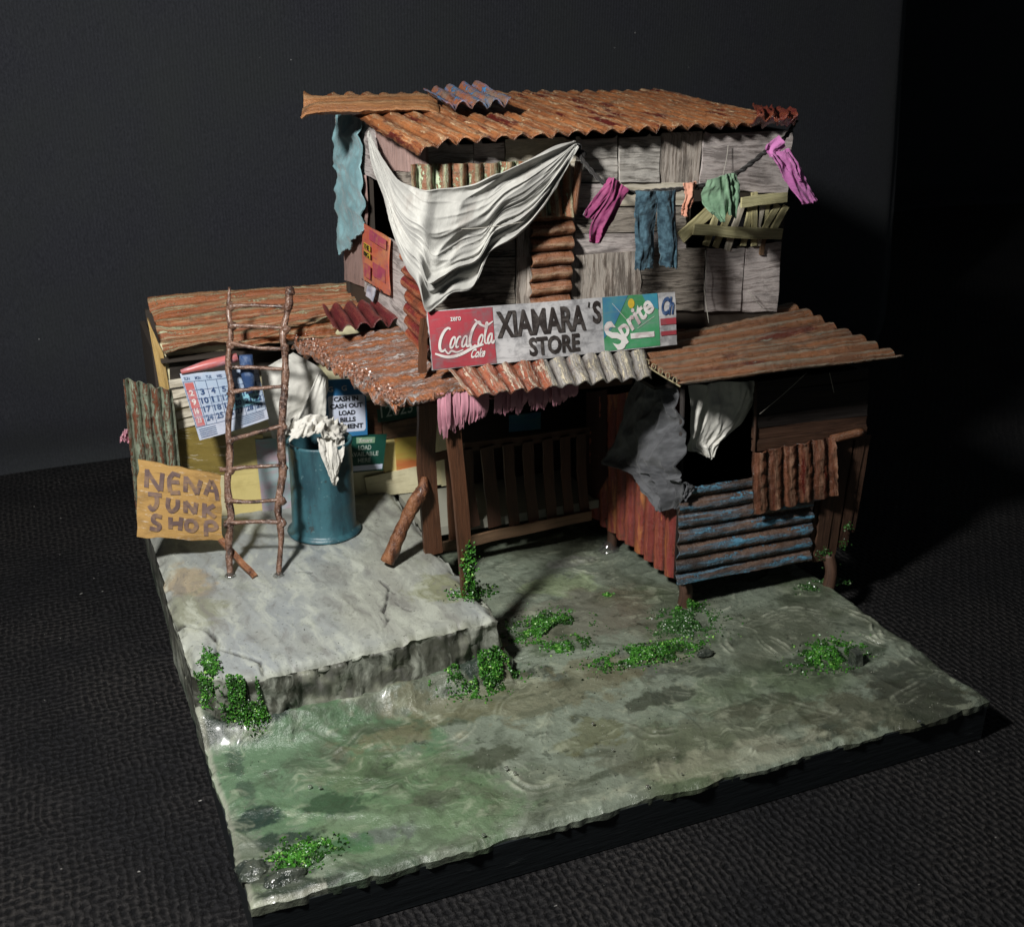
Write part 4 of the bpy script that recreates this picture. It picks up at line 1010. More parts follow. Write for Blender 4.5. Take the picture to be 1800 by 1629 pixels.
def lower():
    H = HOUSE
    # ---- wing behind the porch
    V, F = box_g(.13, 2.16, 2.352, 2.372, .25, 1.16); mk('wing_wall', V, F, M['cream'], H, smooth=False)
    ww = H
    V, F = box_g(.10, .125, 2.36, 2.86, 0.02, 1.14); mk('wing_side_wall', V, F, M['card_dark'], H, smooth=False)
    V, F = box_g(.13, 2.95, 2.83, 2.86, -.01, 1.2); mk('wing_back_wall', V, F, M['card_dark'], H, smooth=False)
    board('corner_board', Q([(259, 560), (287, 622), (322, 830), (284, 700)], y=2.33), M['ply_edge'], H, th=.02, rag=.01, label='yellowish corner board of the left wing')
    def wb(pts, mat, y=2.345, lift=0, name='wall_panel', **k):
        return board(name, Q(pts, y=y), M[mat], H, th=.008, lift=lift, bow=.002, rag=.006, **k)
    wb([(312, 748), (402, 742), (402, 835), (316, 828)], 'mustard', label='mustard yellow wall panel')
    wb([(402, 768), (462, 764), (462, 905), (408, 912)], 'cream2', lift=.002)
    mp = wb([(448, 772), (520, 765), (516, 892), (462, 903)], 'mint_print', lift=.006, label='mint floral print panel')
    wb([(322, 838), (404, 838), (404, 905), (326, 914)], 'cream', lift=.004)
    for i in range(5):
        y0 = 668 + i * 18
        wb([(296 + i * 4, y0), (345, y0 - 8), (345, y0 + 6), (298 + i * 4, y0 + 14)], 'wood_pale', lift=.006 + .004 * (i % 2), name='louvre_slat')
    wb([(298, 640), (560, 590), (560, 640), (300, 690)], 'card_dark', lift=.001)
    nc = wb([(660, 700), (740, 690), (740, 732), (664, 742)], 'load_green', lift=.006, label='dark green number card')
    pr = Print(Q([(664, 712), (738, 700), (738, 724), (667, 738)], y=2.335)); pr.text('128231', .05, .1, .95, .9, bold=.0); pr.build('lettering', M['white_ink2'], nc)
    wb([(671, 744), (738, 730), (738, 765), (673, 770)], 'fascia', lift=.012, label='brown box front')
    wb([(693, 770), (737, 764), (737, 820), (697, 826)], 'sun_print', lift=.006, label='orange and yellow print')
    wb([(670, 772), (694, 770), (697, 830), (676, 834)], 'cream2', lift=.004)
    wb([(640, 838), (739, 817), (741, 862), (646, 872)], 'cream', lift=.012)
    wb([(638, 708), (669, 700), (671, 772), (642, 770)], 'post_brown', lift=.006)
    wb([(770, 755), (806, 748), (806, 848), (776, 854)], 'cream', lift=.006)
    wb([(808, 690), (1050, 668), (1050, 850), (808, 850)], 'siding', lift=.010)
    wb([(893, 728), (948, 722), (948, 752), (893, 757)], 'sign_blue', lift=.02, label='dim blue card deep inside the porch')
    # wing roof: two overlapped sheets with ridges along x
    f = quad(P(256, 517, z=1.262), P(655, 492, z=1.275), (1.12, 2.24, 1.215), P(292, 633, y=2.25))
    def exw(G, U, W, N):
        k = np.clip((W - .85) / .15, 0, 1); G[..., 2] += k * .07 * vn(U * 5, 1.2, .2, 3) ; G[..., 1] += k * .05 * vn(U * 9, 3.2, .2, 4)
        return G
    corr('roof_sheet', f, 5.5, M['roof_org'], H, amp=.015, axis='u', rag=.01, sag=.012, label='orange rust roof sheet of the left wing with pale green flakes', along=80, extra=exw, seed=21, edgecurl=.03)
    V, F = box_g(.13, 1.1, 2.30, 2.84, 1.085, 1.10); mk('ceiling', V, F, M['card_dark'], H, smooth=False)
    corr('roof_sheet', quad(P(420, 598, y=2.22), P(590, 562, y=2.22), P(596, 590, y=2.18), P(418, 612, y=2.20)), 1.5, M['roof_org'], H, amp=.01, axis='u', rag=.05, sag=.02, label='curled torn lower lip of the wing roof', along=50, rough=.012)
    # porch roof
    bl = P(513, 598, z=1.20); br = P(760, 566, z=1.335); fl = np.array([.85, 1.085, 1.195]); fr = np.array([1.30, 1.10, 1.245])
    def exp_(G, U, W, N):
        k = np.clip((.16 - U) / .16, 0, 1)
        d = k * (.030 * fbm(U * 60, W * 26, .2, 8, 3) + .012 * vn(W * 30, U * 30, .3, 9))
        G = G + N * d[..., None]; G[..., 2] -= .02 * k ** 2
        k = np.clip((W - .93) / .07, 0, 1); G = G + N * (k * .02 * fbm(U * 30, W * 10, .4, 6, 3))[..., None]
        return G
    corr('roof_sheet', quad(bl, br, fr, fl), 8, M['roof_porch'], H, amp=.007, axis='u', rag=.03, sag=.012, rough=.006, label='grey and orange flaking porch roof sheet', along=110, extra=exp_, seed=33, sub=12, th=.012)
    R = np.random.RandomState(8); n_ = 900; U = .13 * R.rand(n_) ** 1.4; W = R.rand(n_)
    keep = vn(U * 60, W * 24, .3, 12) > -.25; pf = quad(bl, br, fr, fl)(U, W)[keep] + np.array([0, 0, .016]) + R.randn(keep.sum(), 3) * [.004, .004, .005]
    o = moss(0, 0, 0, 0, 0, 0, '', pts=pf, seed=31, mat='flake', size=(.003, .009), name='paint_flakes', parent=H); o['kind'] = 'stuff'
    corr('roof_sheet', quad(P(567, 545, z=1.315), P(674, 527, z=1.32), P(712, 564, z=1.325), P(586, 579, z=1.32)), 4.6, M['maroon'], H, amp=.020, axis='v', rag=.02, sag=.004, label='small maroon corrugated sheet beside the upper wall', along=16, phase=.5)
    # silver / rusted eave strips above the porch
    corr('eave_sheet', quad((1.10, 1.18, 1.285), (1.50, 1.18, 1.275), (1.48, 1.02, 1.212), (1.13, 1.02, 1.215)), 5, M['rust_silver'], H, amp=.0125, axis='v', rag=.05, sag=.006, label='rust eaten end of the eave strip', along=22, phase=.5, rough=.006)
    corr('eave_sheet', quad((1.50, 1.18, 1.275), (1.985, 1.18, 1.262), (1.935, 1.02, 1.200), (1.48, 1.02, 1.212)), 6.5, M['silver'], H, amp=.0125, axis='v', rag=.02, sag=.004, label='silver grey eave strip under the store sign', along=22, phase=.5)
    # right roof
    tl = P(1112, 622, y=1.22); tr = P(1395, 541, y=1.45); fr2 = P(1586, 629, y=.9); fl2 = P(1197, 677, y=.9)
    tl2 = tl + (tl - fl2) * 0.55
    corr('roof_sheet', quad(tl2, tr + np.array([0, .05, .01]), fr2, fl2), 8.5, M['roof_right'], H, amp=.014, axis='u', rag=.02, sag=.008, label='brown roof sheet of the right room', along=70, seed=44)
    # beaded edge of that roof
    for i in range(7):
        a = tl + (fl2 - tl) * (i + .5) / 7 + np.array([-.012, 0, .012]); pts = [a + .012 * np.array([math.cos(t) * .8, math.sin(t) * .3, math.sin(t)]) for t in np.linspace(0, 2 * math.pi, 12)]
        tube('wire_loop', pts, .0022, M['fascia_pale'], H, seg=5)
    tube('edge_wire', [tl + [-.01, 0, .0], (tl + fl2) / 2 + [-.012, 0, -.004], fl2 + [-.005, -.005, -.004]], .0035, M['fascia_pale'], H, seg=6, res=12)
    # ---- raised floor, stilts
    V, F = box_g(1.235, 2.17, 1.90, 2.34, .19, .235); mk('porch_floor', V, F, M['floor_plaster'], H, smooth=False)
    V, F = box_g(2.19, 3.04, 1.13, 2.82, .155, .18); mk('room_floor', V, F, M['siding'], H, smooth=False)
    V, F = box_g(1.23, 3.0, 2.40, 2.42, -.01, .19); mk('under_dark_sheet', V, F, M['black'], H, smooth=False)  # black sheet stands in for the shadow below the floors
    for a, b, rr in (((1202, 1068), (1200, 1010), .034), ((1456, 1034), (1450, 960), .032), ((1074, 968), (1073, 900), .028)):
        p = P(*a, z=-.01); tube('stilt', [p, p + [0.004, 0, .09], p + [-.002, 0.03, .175]], [rr, rr * .92, rr * .92], M['siding_brown'], H, seg=14, rough=.12, res=10, seed=int(rr * 999))
    # ---- door posts
    p = P(762, 972, y=1.607)
    plank('door_post', [p, P(752, 850, y=1.60), P(749, 790, y=1.59), P(750, 700, y=1.57)], .082, .028, M['post_brown'], H, seed=5, wob=.006)
    p = P(823, 1052, y=1.146)
    plank('front_post', [p, P(812, 900, y=1.146), P(798, 770, y=1.146), P(796, 700, y=1.146)], .058, .022, M['post_brown'], H, seed=8, wob=.004)
    # ---- red side wall of the right room (faces the porch)
    corr('corrugated_wall', Q([(1036, 700), (1196, 676), (1184, 1019), (1038, 904)], x=2.17), 9, M['red_wall'], H, amp=.016, axis='v', rag=.015, sag=.004, label='red and orange side wall of the right room', along=50, seed=51)
    board('dark_board', Q([(1030, 690), (1066, 684), (1066, 838), (1030, 900)], x=2.15), M['maroon_boards'], H, th=.01, label='dark red upright boards beside the gate')
    # ---- right room front
    y0 = 1.10
    for i in range(6):
        a = 662 + i * 20.5
        pts = [(1330 - i, a + 9), (1527 - i * .8, a - 14), (1526 - i * .8, a + 6), (1329 - i, a + 29)]
        board('siding_board', Q(pts, y=y0), M['siding_brown' if i > 3 else 'siding'], H, th=.02, lift=.004 * (i % 2), bow=.003, rag=.008)
    tube('rolled_edge', [P(1462, 772, y=y0 - .03), P(1490, 765, y=y0 - .03), P(1516, 759, y=y0 - .03)], .020, M['rust_patch'], H, seg=12, res=6)
    corr('corrugated_wall', Q([(1196, 858), (1430, 822), (1424, 984), (1186, 1026)], y=y0 - .02), 6.5, M['blue_rust'], H, amp=.0145, axis='u', rag=.012, sag=.006, label='blue and brown sheet with level ridges', along=60, seed=61, phase=.2)
    corr('corrugated_sheet', Q([(1323, 797), (1467, 768), (1470, 869), (1326, 905)], y=y0 - .075), 5.5, M['dark_rust'], H, amp=.0105, axis='v', rag=.015, sag=.006, label='dark red rust patch sheet over the front wall', along=24, rough=.006, seed=62)
    for i, (a, b, wd) in enumerate([((1470, 775), (1440, 985), .07), ((1490, 772), (1458, 975), .06), ((1512, 768), (1480, 960), .055), ((1524, 765), (1495, 935), .04), ((1440, 880), (1425, 985), .05)]):
        plank('upright_board', [P(*a, y=y0 + .005 * i - .005), P((a[0] + b[0]) / 2, (a[1] + b[1]) / 2, y=y0 + .005 * i - .012), P(*b, y=y0 + .005 * i - .005)], wd, .012, M['siding_brown'], H, seed=40 + i)
    tube('corner_post', [P(1200, 678, y=y0 + .01), P(1196, 860, y=y0 + .01), P(1188, 1016, y=y0 + .0)], .012, M['siding'], H, seg=6)
    tube('window_jamb', [P(1329, 672, y=y0 - .004), P(1327, 760, y=y0 - .004), P(1324, 842, y=y0 - .004)], .007, M['siding_brown'], H, seg=6)
    V, F = box_g(2.19, 3.1, 1.5, 1.52, .19, 1.10); mk('inner_dark_sheet', V, F, M['black'], H, smooth=False)  # black sheet stands in for the unlit inside of the room
    V, F = box_g(3.085, 3.10, 1.12, 2.8, .19, 1.06); mk('right_wall', V, F, M['siding'], H, smooth=False)
    V, F = box_g(2.0, 3.1, 1.12, 2.8, 1.10, 1.115); mk('ceiling', V, F, M['siding'], H, smooth=False)
    V, F = box_g(1.02, 2.15, 1.20, 2.35, 1.17, 1.18); mk('ceiling', V, F, M['siding'], H, smooth=False)
    plank('beam', [P(690, 712, y=1.13), P(830, 695, y=1.13), P(1110, 668, y=1.13)], .03, .02, M['post_brown'], H, side=(0, 0, 1), seed=77)
lower()

# ------------------------------------------------------------------ gate
def gate():
    y = 1.87
    G = thing('gate', P(910, 950, y=y), 'brown slatted gate across the porch entrance', 'gate')
    plank('bottom_rail', [P(779, 961, y=y - .02), P(910, 932, y=y - .02), P(1039, 905, y=y - .02)], .052, .016, M['rail_brown'], G, side=(0, 0, 1), seed=1)
    plank('top_rail', [P(757, 806, y=y - .015), P(792, 796, y=y - .015)], .040, .012, M['post_brown'], G, side=(0, 0, 1), seed=2)
    plank('top_rail', [P(815, 786, y=y + .012), P(920, 773, y=y + .012), P(1036, 757, y=y + .012)], .045, .012, M['gate_brown'], G, side=(0, 0, 1), seed=3)
    plank('stile', [P(790, 805, y=y), P(795, 880, y=y), P(798, 958, y=y)], .050, .012, M['post_brown'], G, seed=4)
    S = [(820, 790, 834, 925, .060, 12), (855, 785, 870, 925, .066, 0), (893, 780, 904, 922, .056, 4), (928, 776, 938, 916, .056, 7), (962, 771, 970, 910, .054, 3), (993, 767, 1000, 905, .052, 5), (1022, 762, 1028, 900, .05, 9)]
    for i, (a, b, c, d, wd, bend) in enumerate(S):
        plank('slat', [P(a, b, y=y), P((a + c) / 2 - bend * .3, (b + d) / 2, y=y), P(c, d, y=y)], wd, .010, M['gate_brown'], G, seed=20 + i, wob=.003)
gate()

# ------------------------------------------------------------------ store sign
def store_sign():
    T = thing('store_sign', P(970, 650, y=1.2), 'long store name sign with red and green soft drink panels on the porch roof', 'sign')
    fn0 = quad(P(750, 547, y=1.22), P(1186, 513, y=1.22), P(1190, 606, y=1.17), P(760, 651, y=1.17))
    def fn(U, W):
        p = fn0(U, W); U = np.asarray(U); W = np.asarray(W)
        p = p + np.array([0, -1, .25]) * (.006 * np.sin(U * 5 + 1) + .004 * np.sin(U * 13 + W * 3))[..., None]
        return p
    U, W, G = grid_of(fn, 60, 14, rag=.004, seed=3)
    Lu, Lv = lens_of(fn); V, F, UV, _ = shell(G, .010, U, W, Lu, Lv)
    mk('sign_board', V, F, M['sign_white'], T, UV, smooth=False)
    p = Print(fn, .002); p.rect(.0, .015, .245, .985, 12, 4); p.build('red_panel', M['sign_red'], T)
    p = Print(fn, .002); p.rect(.69, .0, .925, .98, 12, 4); p.build('green_panel', M['sign_green'], T)
    p = Print(fn, .0035); p.poly([(.69, .0), (.80, .0), (.74, .5), (.69, .75)]); p.poly([(.86, .0), (.925, .0), (.925, .3), (.88, .2)]); p.build('blue_corner', M['sign_blue'], T)
    p = Print(fn, .0045); p.disc(.812, .15, .014, .09); p.build('yellow_dot', M['yellow'], T)
    p = Print(fn, .0045)
    p.text('XIAMARA', .255, .10, .615, .56, bold=.035); p.stroke([(.632, .06), (.628, .16)], .022, asp=4.6, smooth=False, taper=False)
    p.text('S', .645, .05, .68, .46, bold=.035)
    p.text('STORE', .375, .60, .585, .93, bold=.035)
    p.build('lettering', M['ink'], T)
    # script lettering on the red panel
    p = Print(fn, .0045); A = 4.6
    def E(cx, cy, rx, ry, a0, a1, sh=.35, n=12):
        out = []
        for t in np.linspace(a0, a1, n):
            x = rx * math.cos(t); y = ry * math.sin(t); out.append((cx + (x - sh * y) / A, cy + y))
        return out
    w_ = .035
    p.stroke(E(.055, .50, .085, .19, -1.0, -5.3), .05, A)
    p.stroke(E(.082, .56, .035, .09, 0, 6.3), w_, A); p.stroke(E(.104, .56, .035, .09, -.8, -5.4), w_, A)
    p.stroke(E(.127, .56, .035, .09, 0, 6.3), w_, A); p.stroke([(.139, .47), (.134, .62), (.140, .65), (.147, .60)], w_, A)
    p.stroke([(.144, .52), (.152, .51)], w_, A, taper=False, smooth=False)
    p.stroke(E(.172, .46, .085, .21, -1.0, -5.3), .05, A)
    p.stroke(E(.190, .56, .033, .085, 0, 6.3), w_, A)
    p.stroke([(.203, .60), (.212, .45), (.222, .30), (.216, .28), (.209, .45), (.206, .60), (.212, .63), (.218, .58)], w_ * .8, A)
    p.stroke(E(.226, .55, .030, .085, 0, 6.3), w_, A); p.stroke([(.237, .46), (.232, .60), (.238, .63), (.243, .58)], w_, A)
    p.stroke([(.172, .20), (.195, .30), (.215, .33), (.243, .26)], w_ * 1.1, A)
    p.stroke([(.048, .66), (.062, .74), (.075, .70), (.095, .73), (.12, .70)], w_ * .9, A)
    p.stroke([(.012, .72), (.06, .80), (.11, .77), (.16, .68), (.20, .64)], .055, A)
    p.text('Coke', .150, .70, .205, .86, bold=.03, shear=.25); p.text('zero', .08, .13, .12, .20, bold=.02)
    p.build('script_lettering', M['white_ink'], T)
    # diagonal lettering on the green panel
    p = Print(fn, .0055)
    def aff(uv):
        c = math.radians(-38); x = (uv[:, 0] - .5) * 1.0; y = (uv[:, 1] - .5)
        X = x * math.cos(c) - y * math.sin(c); Y = x * math.sin(c) + y * math.cos(c)
        return np.stack([.802 + X / A, .46 + Y], 1)
    p.text('S', -.02, .22, .22, .80, bold=.03, shear=.2, aff=aff); p.text('prite', .20, .36, 1.02, .78, bold=.03, shear=.12, aff=aff)
    p.rect(.80, .70, .90, .80, 6, 1); p.stroke([(.73, .12), (.79, .45)], .012, A, smooth=False); p.stroke([(.905, .42), (.83, .62)], .012, A, smooth=False)
    p.build('slanted_lettering', M['white_ink'], T)
    p = Print(fn, .0045); p.text('Ch', .938, .08, .992, .42, bold=.035, shear=.25); p.build('lettering', M['ink_navy'], T)
    p = Print(fn, .0035); p.rect(.93, .48, .998, .60, 4, 1); p.rect(.93, .72, .998, .80, 4, 1); p.build('red_band', M['sign_red'], T)
    plank('prop', [P(742, 655, y=1.24), P(744, 600, y=1.25), P(746, 560, y=1.25)], .03, .02, M['post_brown'], T, seed=3)
store_sign()

# ------------------------------------------------------------------ tarp, curtains, laundry
def textiles():
    a = lambda u, v: P(u, v, x=XL - .05); b = lambda u, v: P(u, v, y=FU - .10)
    T = [a(648, 230), a(664, 262), a(684, 290), a(705, 312), a(728, 326), b(752, 333), b(776, 331), b(805, 329), b(838, 322), b(870, 308), b(905, 291), b(940, 274), b(978, 255), b(1012, 247)]
    B = [a(650, 236), a(660, 292), a(682, 350), a(698, 405), a(722, 462), b(743, 492), b(757, 537), b(776, 528), b(800, 508), b(836, 498), b(864, 440), b(912, 412), b(958, 360), b(1014, 262)]
    def disp(U, W):
        # irregular creases running from corner to corner
        wv = .20 * fbm(W * 2.0, U * 1.6, .3, 71, 3)
        env = np.sin(np.pi * np.clip(W, 0.02, .98)) ** .5
        r1 = np.clip(1 - 2.0 * np.abs(vn(U * 4.2 + wv * 3 + .8 * np.sin(W * 3), W * 1.6, .3, 72)), 0, 1) ** 1.6
        r2 = np.clip(1 - 2.2 * np.abs(vn(U * 9 + wv * 6, W * 2.6, .7, 73)), 0, 1) ** 1.8
        r3 = np.clip(1 - 2.4 * np.abs(vn(U * 7 + W * 9, W * 7 - U * 5, .7, 74)), 0, 1) ** 2 * np.clip(fbm(U * 2, W * 2, .1, 75, 2) + .3, 0, 1)
        r4 = np.clip(1 - 2.4 * np.abs(vn(U * 17 + wv * 9, W * 4, .7, 78)), 0, 1) ** 2
        return env * (.062 * r1 + .030 * r2 + .014 * r3 + .008 * r4) + .05 * np.sin(np.pi * W) * np.sin(np.pi * U)
    o = cloth('tarp', T, B, M['tarp'], nu=120, nv=170, fold=.004, fk=(4, 3), fine=.0015, seed=5, disp=disp, th=.005, rag=.012)
    tag(o, 'torn white tarp slung in folds around the upper corner of the house', 'tarp')
    # teal curtain on the far left of the upper wall
    k = lambda u, v: P(u, v, x=XL - .03)
    o = cloth('curtain', [k(591, 196), k(593, 250), k(590, 284), k(594, 310), k(592, 360), k(597, 410), k(603, 449)],
              [k(632, 206), k(635, 250), k(634, 290), k(640, 340), k(640, 372), k(638, 396), k(641, 405)], M['teal_cloth'], nu=40, nv=80, fold=.016, fk=(2.2, 5), fine=.004, seed=9, th=.006, rag=.03)
    tag(o, 'wrinkled pale teal cloth hanging on the left wall of the upper floor', 'curtain')
    # grey cloth over the corner of the right room
    g = lambda u, v: P(u, v, x=2.13); h = lambda u, v: P(u, v, y=1.06)
    o = cloth('hanging_cloth', [g(1122, 664), g(1108, 700), g(1098, 740), g(1085, 785), g(1068, 812), g(1100, 822), g(1120, 838), g(1140, 862), g(1168, 894)],
              [g(1194, 682), g(1199, 720), g(1199, 750), g(1200, 780), g(1201, 810), g(1200, 835), g(1200, 850), g(1196, 875), g(1184, 894)], M['grey_cloth'], nu=90, nv=100, fold=.034, fk=(3.4, 4.5), fine=.005, bulge=.03, seed=14, th=.006, rag=.02)
    tag(o, 'crumpled charcoal grey cloth hanging over the red side wall', 'cloth')
    o = cloth('cloth_end', [h(1201, 846), h(1206, 852), h(1200, 872)], [h(1222, 856), h(1220, 862), h(1205, 880)], M['grey_cloth'], nu=16, nv=16, fold=.008, seed=15, th=.005)
    o.name = 'rag'; tag(o, 'small dark rag end lying on the blue and brown sheet', 'rag')
    y = lambda u, v: P(u, v, y=1.17)
    o = cloth('window_curtain', [y(1212, 676), y(1214, 705), y(1212, 730), y(1209, 760), y(1206, 788), y(1222, 792), y(1238, 800)],
              [y(1330, 668), y(1325, 695), y(1316, 720), y(1300, 748), y(1280, 765), y(1262, 775), y(1248, 802)], M['white_cloth'], nu=60, nv=60, fold=.022, fk=(4, 1.5), fine=.002, seed=16, th=.004)
    tag(o, 'white curtain knotted in the dark window of the right room', 'curtain')
    # translucent-looking white cloth hung under the wing eave behind the ladder
    w_ = lambda u, v, yy=2.27: P(u, v, y=yy)
    o = cloth('hanging_cloth', [w_(458, 650), w_(462, 690), w_(468, 730), w_(478, 768)], [w_(515, 618), w_(570, 655), w_(572, 700), w_(545, 745)], M['white_cloth'], nu=40, nv=40, fold=.012, fk=(2, 4), fine=.003, seed=18, th=.004)
    tag(o, 'white cloth stretched under the eave behind the twig ladder', 'cloth')
    o = cloth('hanging_cloth', [w_(560, 655, 2.2), w_(540, 700, 2.2), w_(520, 745, 2.2)], [w_(577, 662, 2.2), w_(572, 720, 2.2), w_(568, 757, 2.2)], M['white_cloth'], nu=16, nv=24, fold=.01, seed=19, th=.004)
    tag(o, 'grey shaded flap of white cloth left of the blue poster', 'cloth')
    # pink fringe
    F_ = thing('pink_fringe', P(880, 720, y=1.2), 'pink cloth fringe hanging under the porch eave', 'fringe')
    R = np.random.RandomState(3)
    xs = np.linspace(768, 1006, 34)
    for i, x in enumerate(xs):
        if 850 < x < 862: continue
        top = 706 - (x - 768) * .11; ln = 44 - 24 * (x - 768) / 238 + R.rand() * 14 - 6
        if i < 6: ln += 12
        wd = 7 + R.rand() * 5; yy = 1.095 + .02 * R.rand(); lean = R.rand() * 6 - 2 + (4 if i < 6 else 0)
        A_ = [P(x, top - 14, y=yy), P(x + lean * .3, top + ln * .5, y=yy - .01), P(x + lean, top + ln, y=yy - .004)]
        B_ = [P(x + wd, top - 15, y=yy), P(x + wd + lean * .3, top + ln * .5, y=yy - .006), P(x + wd * .7 + lean, top + ln - 3, y=yy)]
        cloth('strip', A_, B_, M['fringe'], F_, nu=4, nv=8, fold=.004, fine=.001, seed=i, th=.003, rag=0)
    o = cloth('band', [P(765, 690, y=1.125), P(768, 712, y=1.12)], [P(1010, 668, y=1.125), P(1008, 690, y=1.12)], M['fringe'], F_, nu=60, nv=6, fold=.006, fk=(12, 1), seed=4, th=.003)
    # clothesline
    yl = 1.14
    Lp = [P(1012, 262, y=1.3), P(1030, 290, y=1.24), P(1062, 322, y=yl), P(1105, 338, y=yl), P(1155, 336, y=yl), P(1200, 332, y=yl), P(1250, 322, y=yl), P(1300, 302, y=yl), P(1345, 268, y=1.16), P(1380, 242, y=1.2), P(1400, 212, y=1.26)]
    C = thing('clothesline', Lp[4], 'thick black clothesline sagging across the upper front wall', 'clothesline')
    p = interp(Lp, 120); ang = np.arange(120) * .9
    for ph in (0, math.pi):
        q = p + .005 * np.stack([np.zeros(120), np.cos(ang + ph), np.sin(ang + ph)], 1)
        tube('strand', q, .0065, M['rope'], C, seg=6, rough=.4, seed=int(ph))
    tube('knot', [Lp[0] + [-.03, 0, .02], Lp[0], Lp[0] + [.03, -.02, -.03]], [.012, .026, .014], M['rope'], C, seg=8, rough=.4, res=8)
    GR = 'laundry on the clothesline'
    c = lambda pts, dy=0: [P(u, v, y=yl - .012 + dy) for u, v in pts]
    # dark pink shirt (two panels in one mesh)
    A1 = cloth('', c([(1072, 312), (1058, 330), (1040, 355), (1028, 378)]), c([(1086, 318), (1075, 350), (1062, 365), (1040, 385)]), None, nu=20, nv=30, fold=.014, fine=.0012, seed=31, give=True)
    A2 = cloth('', c([(1075, 311), (1066, 345), (1048, 380), (1036, 405), (1032, 425)], -.015), c([(1106, 334), (1092, 355), (1080, 385), (1070, 400), (1058, 427)], -.012), None, nu=26, nv=50, fold=.016, fk=(2, 1.5), fine=.0012, seed=32, give=True)
    V, F, UV = join([A1, A2]); tag(mk('shirt', V, F, M['pinkd'], None, UV), 'dark pink shirt at the left end of the clothesline', 'shirt', GR)
    A1 = cloth('', c([(1117, 335), (1115, 380), (1116, 430), (1115, 474)], -.01), c([(1156, 335), (1153, 370), (1149, 430), (1148, 471)], -.012), None, nu=24, nv=60, fold=.008, fk=(1.6, 2), bulge=.014, fine=.0016, seed=33, give=True)
    A2 = cloth('', c([(1152, 336), (1154, 370), (1159, 430), (1160, 466)], -.014), c([(1188, 334), (1186, 380), (1189, 430), (1190, 471)], -.01), None, nu=24, nv=60, fold=.008, fk=(1.6, 2), bulge=.014, fine=.0016, seed=34, give=True)
    V, F, UV = join([A1, A2]); tag(mk('jeans', V, F, M['denim'], None, UV), 'faded blue jeans hanging from the clothesline', 'jeans', GR)
    o = cloth('sock', c([(1202, 322), (1204, 345), (1198, 362), (1198, 378)], -.01), c([(1225, 320), (1220, 345), (1213, 362), (1206, 380)], -.01), M['peach'], nu=14, nv=30, fold=.010, bulge=.01, seed=35)
    tag(o, 'small peach sock between the jeans and the green cloth', 'sock', GR)
    A1 = cloth('', c([(1240, 316), (1234, 340), (1242, 365), (1262, 386)], -.012), c([(1282, 305), (1282, 340), (1276, 372), (1268, 389)], -.012), None, nu=30, nv=40, fold=.016, fk=(3, 2), bulge=.02, fine=.0012, seed=36, give=True)
    A2 = cloth('', c([(1272, 306), (1276, 340), (1280, 376)], -.03), c([(1292, 304), (1297, 330), (1293, 381)], -.02), None, nu=16, nv=40, fold=.014, fk=(3, 2), fine=.0012, seed=37, give=True)
    V, F, UV = join([A1, A2]); tag(mk('shorts', V, F, M['greenc'], None, UV), 'crumpled sage green shorts on the clothesline', 'shorts', GR)
    d = lambda pts, dy=0: [P(u, v, y=1.15 + dy) for u, v in pts]
    A1 = cloth('', d([(1370, 238), (1345, 258), (1352, 275)]), d([(1378, 258), (1366, 268), (1362, 281)]), None, nu=14, nv=24, fold=.012, bulge=.01, fine=.0012, seed=38, give=True)
    A2 = cloth('', d([(1352, 272), (1370, 300), (1388, 330), (1408, 360)], -.02), d([(1382, 262), (1400, 290), (1418, 325), (1434, 352)], -.01), None, nu=26, nv=44, fold=.016, fk=(3, 1.5), fine=.0012, seed=39, give=True)
    A3 = cloth('', d([(1376, 264), (1392, 290), (1404, 315)], -.035), d([(1392, 272), (1406, 295), (1406, 318)], -.03), None, nu=10, nv=20, fold=.01, fine=.0012, seed=40, give=True)
    V, F, UV = join([A1, A2, A3]); tag(mk('shirt', V, F, M['pinkl'], None, UV), 'light pink shirt at the right end of the clothesline', 'shirt', GR)
    # loose threads
    for pts, lab in (([P(1240, 440, y=1.34), P(1241, 480, y=1.33), P(1238, 510, y=1.32), P(1246, 568, y=1.3)], 'white thread hanging down the front wall right of the sign'),
                     ([P(1280, 255, y=1.34), P(1277, 280, y=1.33), P(1270, 312, y=1.32)], 'pale thread above the green shorts'),
                     ([P(1315, 510, y=1.33), P(1325, 525, y=1.32), P(1340, 541, y=1.33)], 'pale twig strand at the foot of the upper wall'),
                     ([P(1418, 655, y=1.02), P(1380, 690, y=1.04), P(1335, 728, y=1.06)], 'fine thread under the eave of the right room'),
                     ([P(1458, 655, y=1.02), P(1466, 690, y=1.04)], 'short fine thread under the right eave'),
                     ([P(760, 402, y=1.22), P(830, 402, y=1.2), P(885, 396, y=1.19), P(922, 390, y=1.2)], 'fine white thread crossing the tarp')):
        tag(tube('thread', pts, .0016, M['thread'], seg=4, res=16), lab, 'thread')
    o = cloth('flower', [P(210, 772, y=2.4), P(218, 756, y=2.4)], [P(232, 780, y=2.4), P(236, 752, y=2.4)], M['fringe'], nu=20, nv=20, fold=.03, fk=(5, 5), fine=.012, seed=44)
    tag(o, 'pink crumpled blossom behind the pale green panel', 'flower')
textiles()

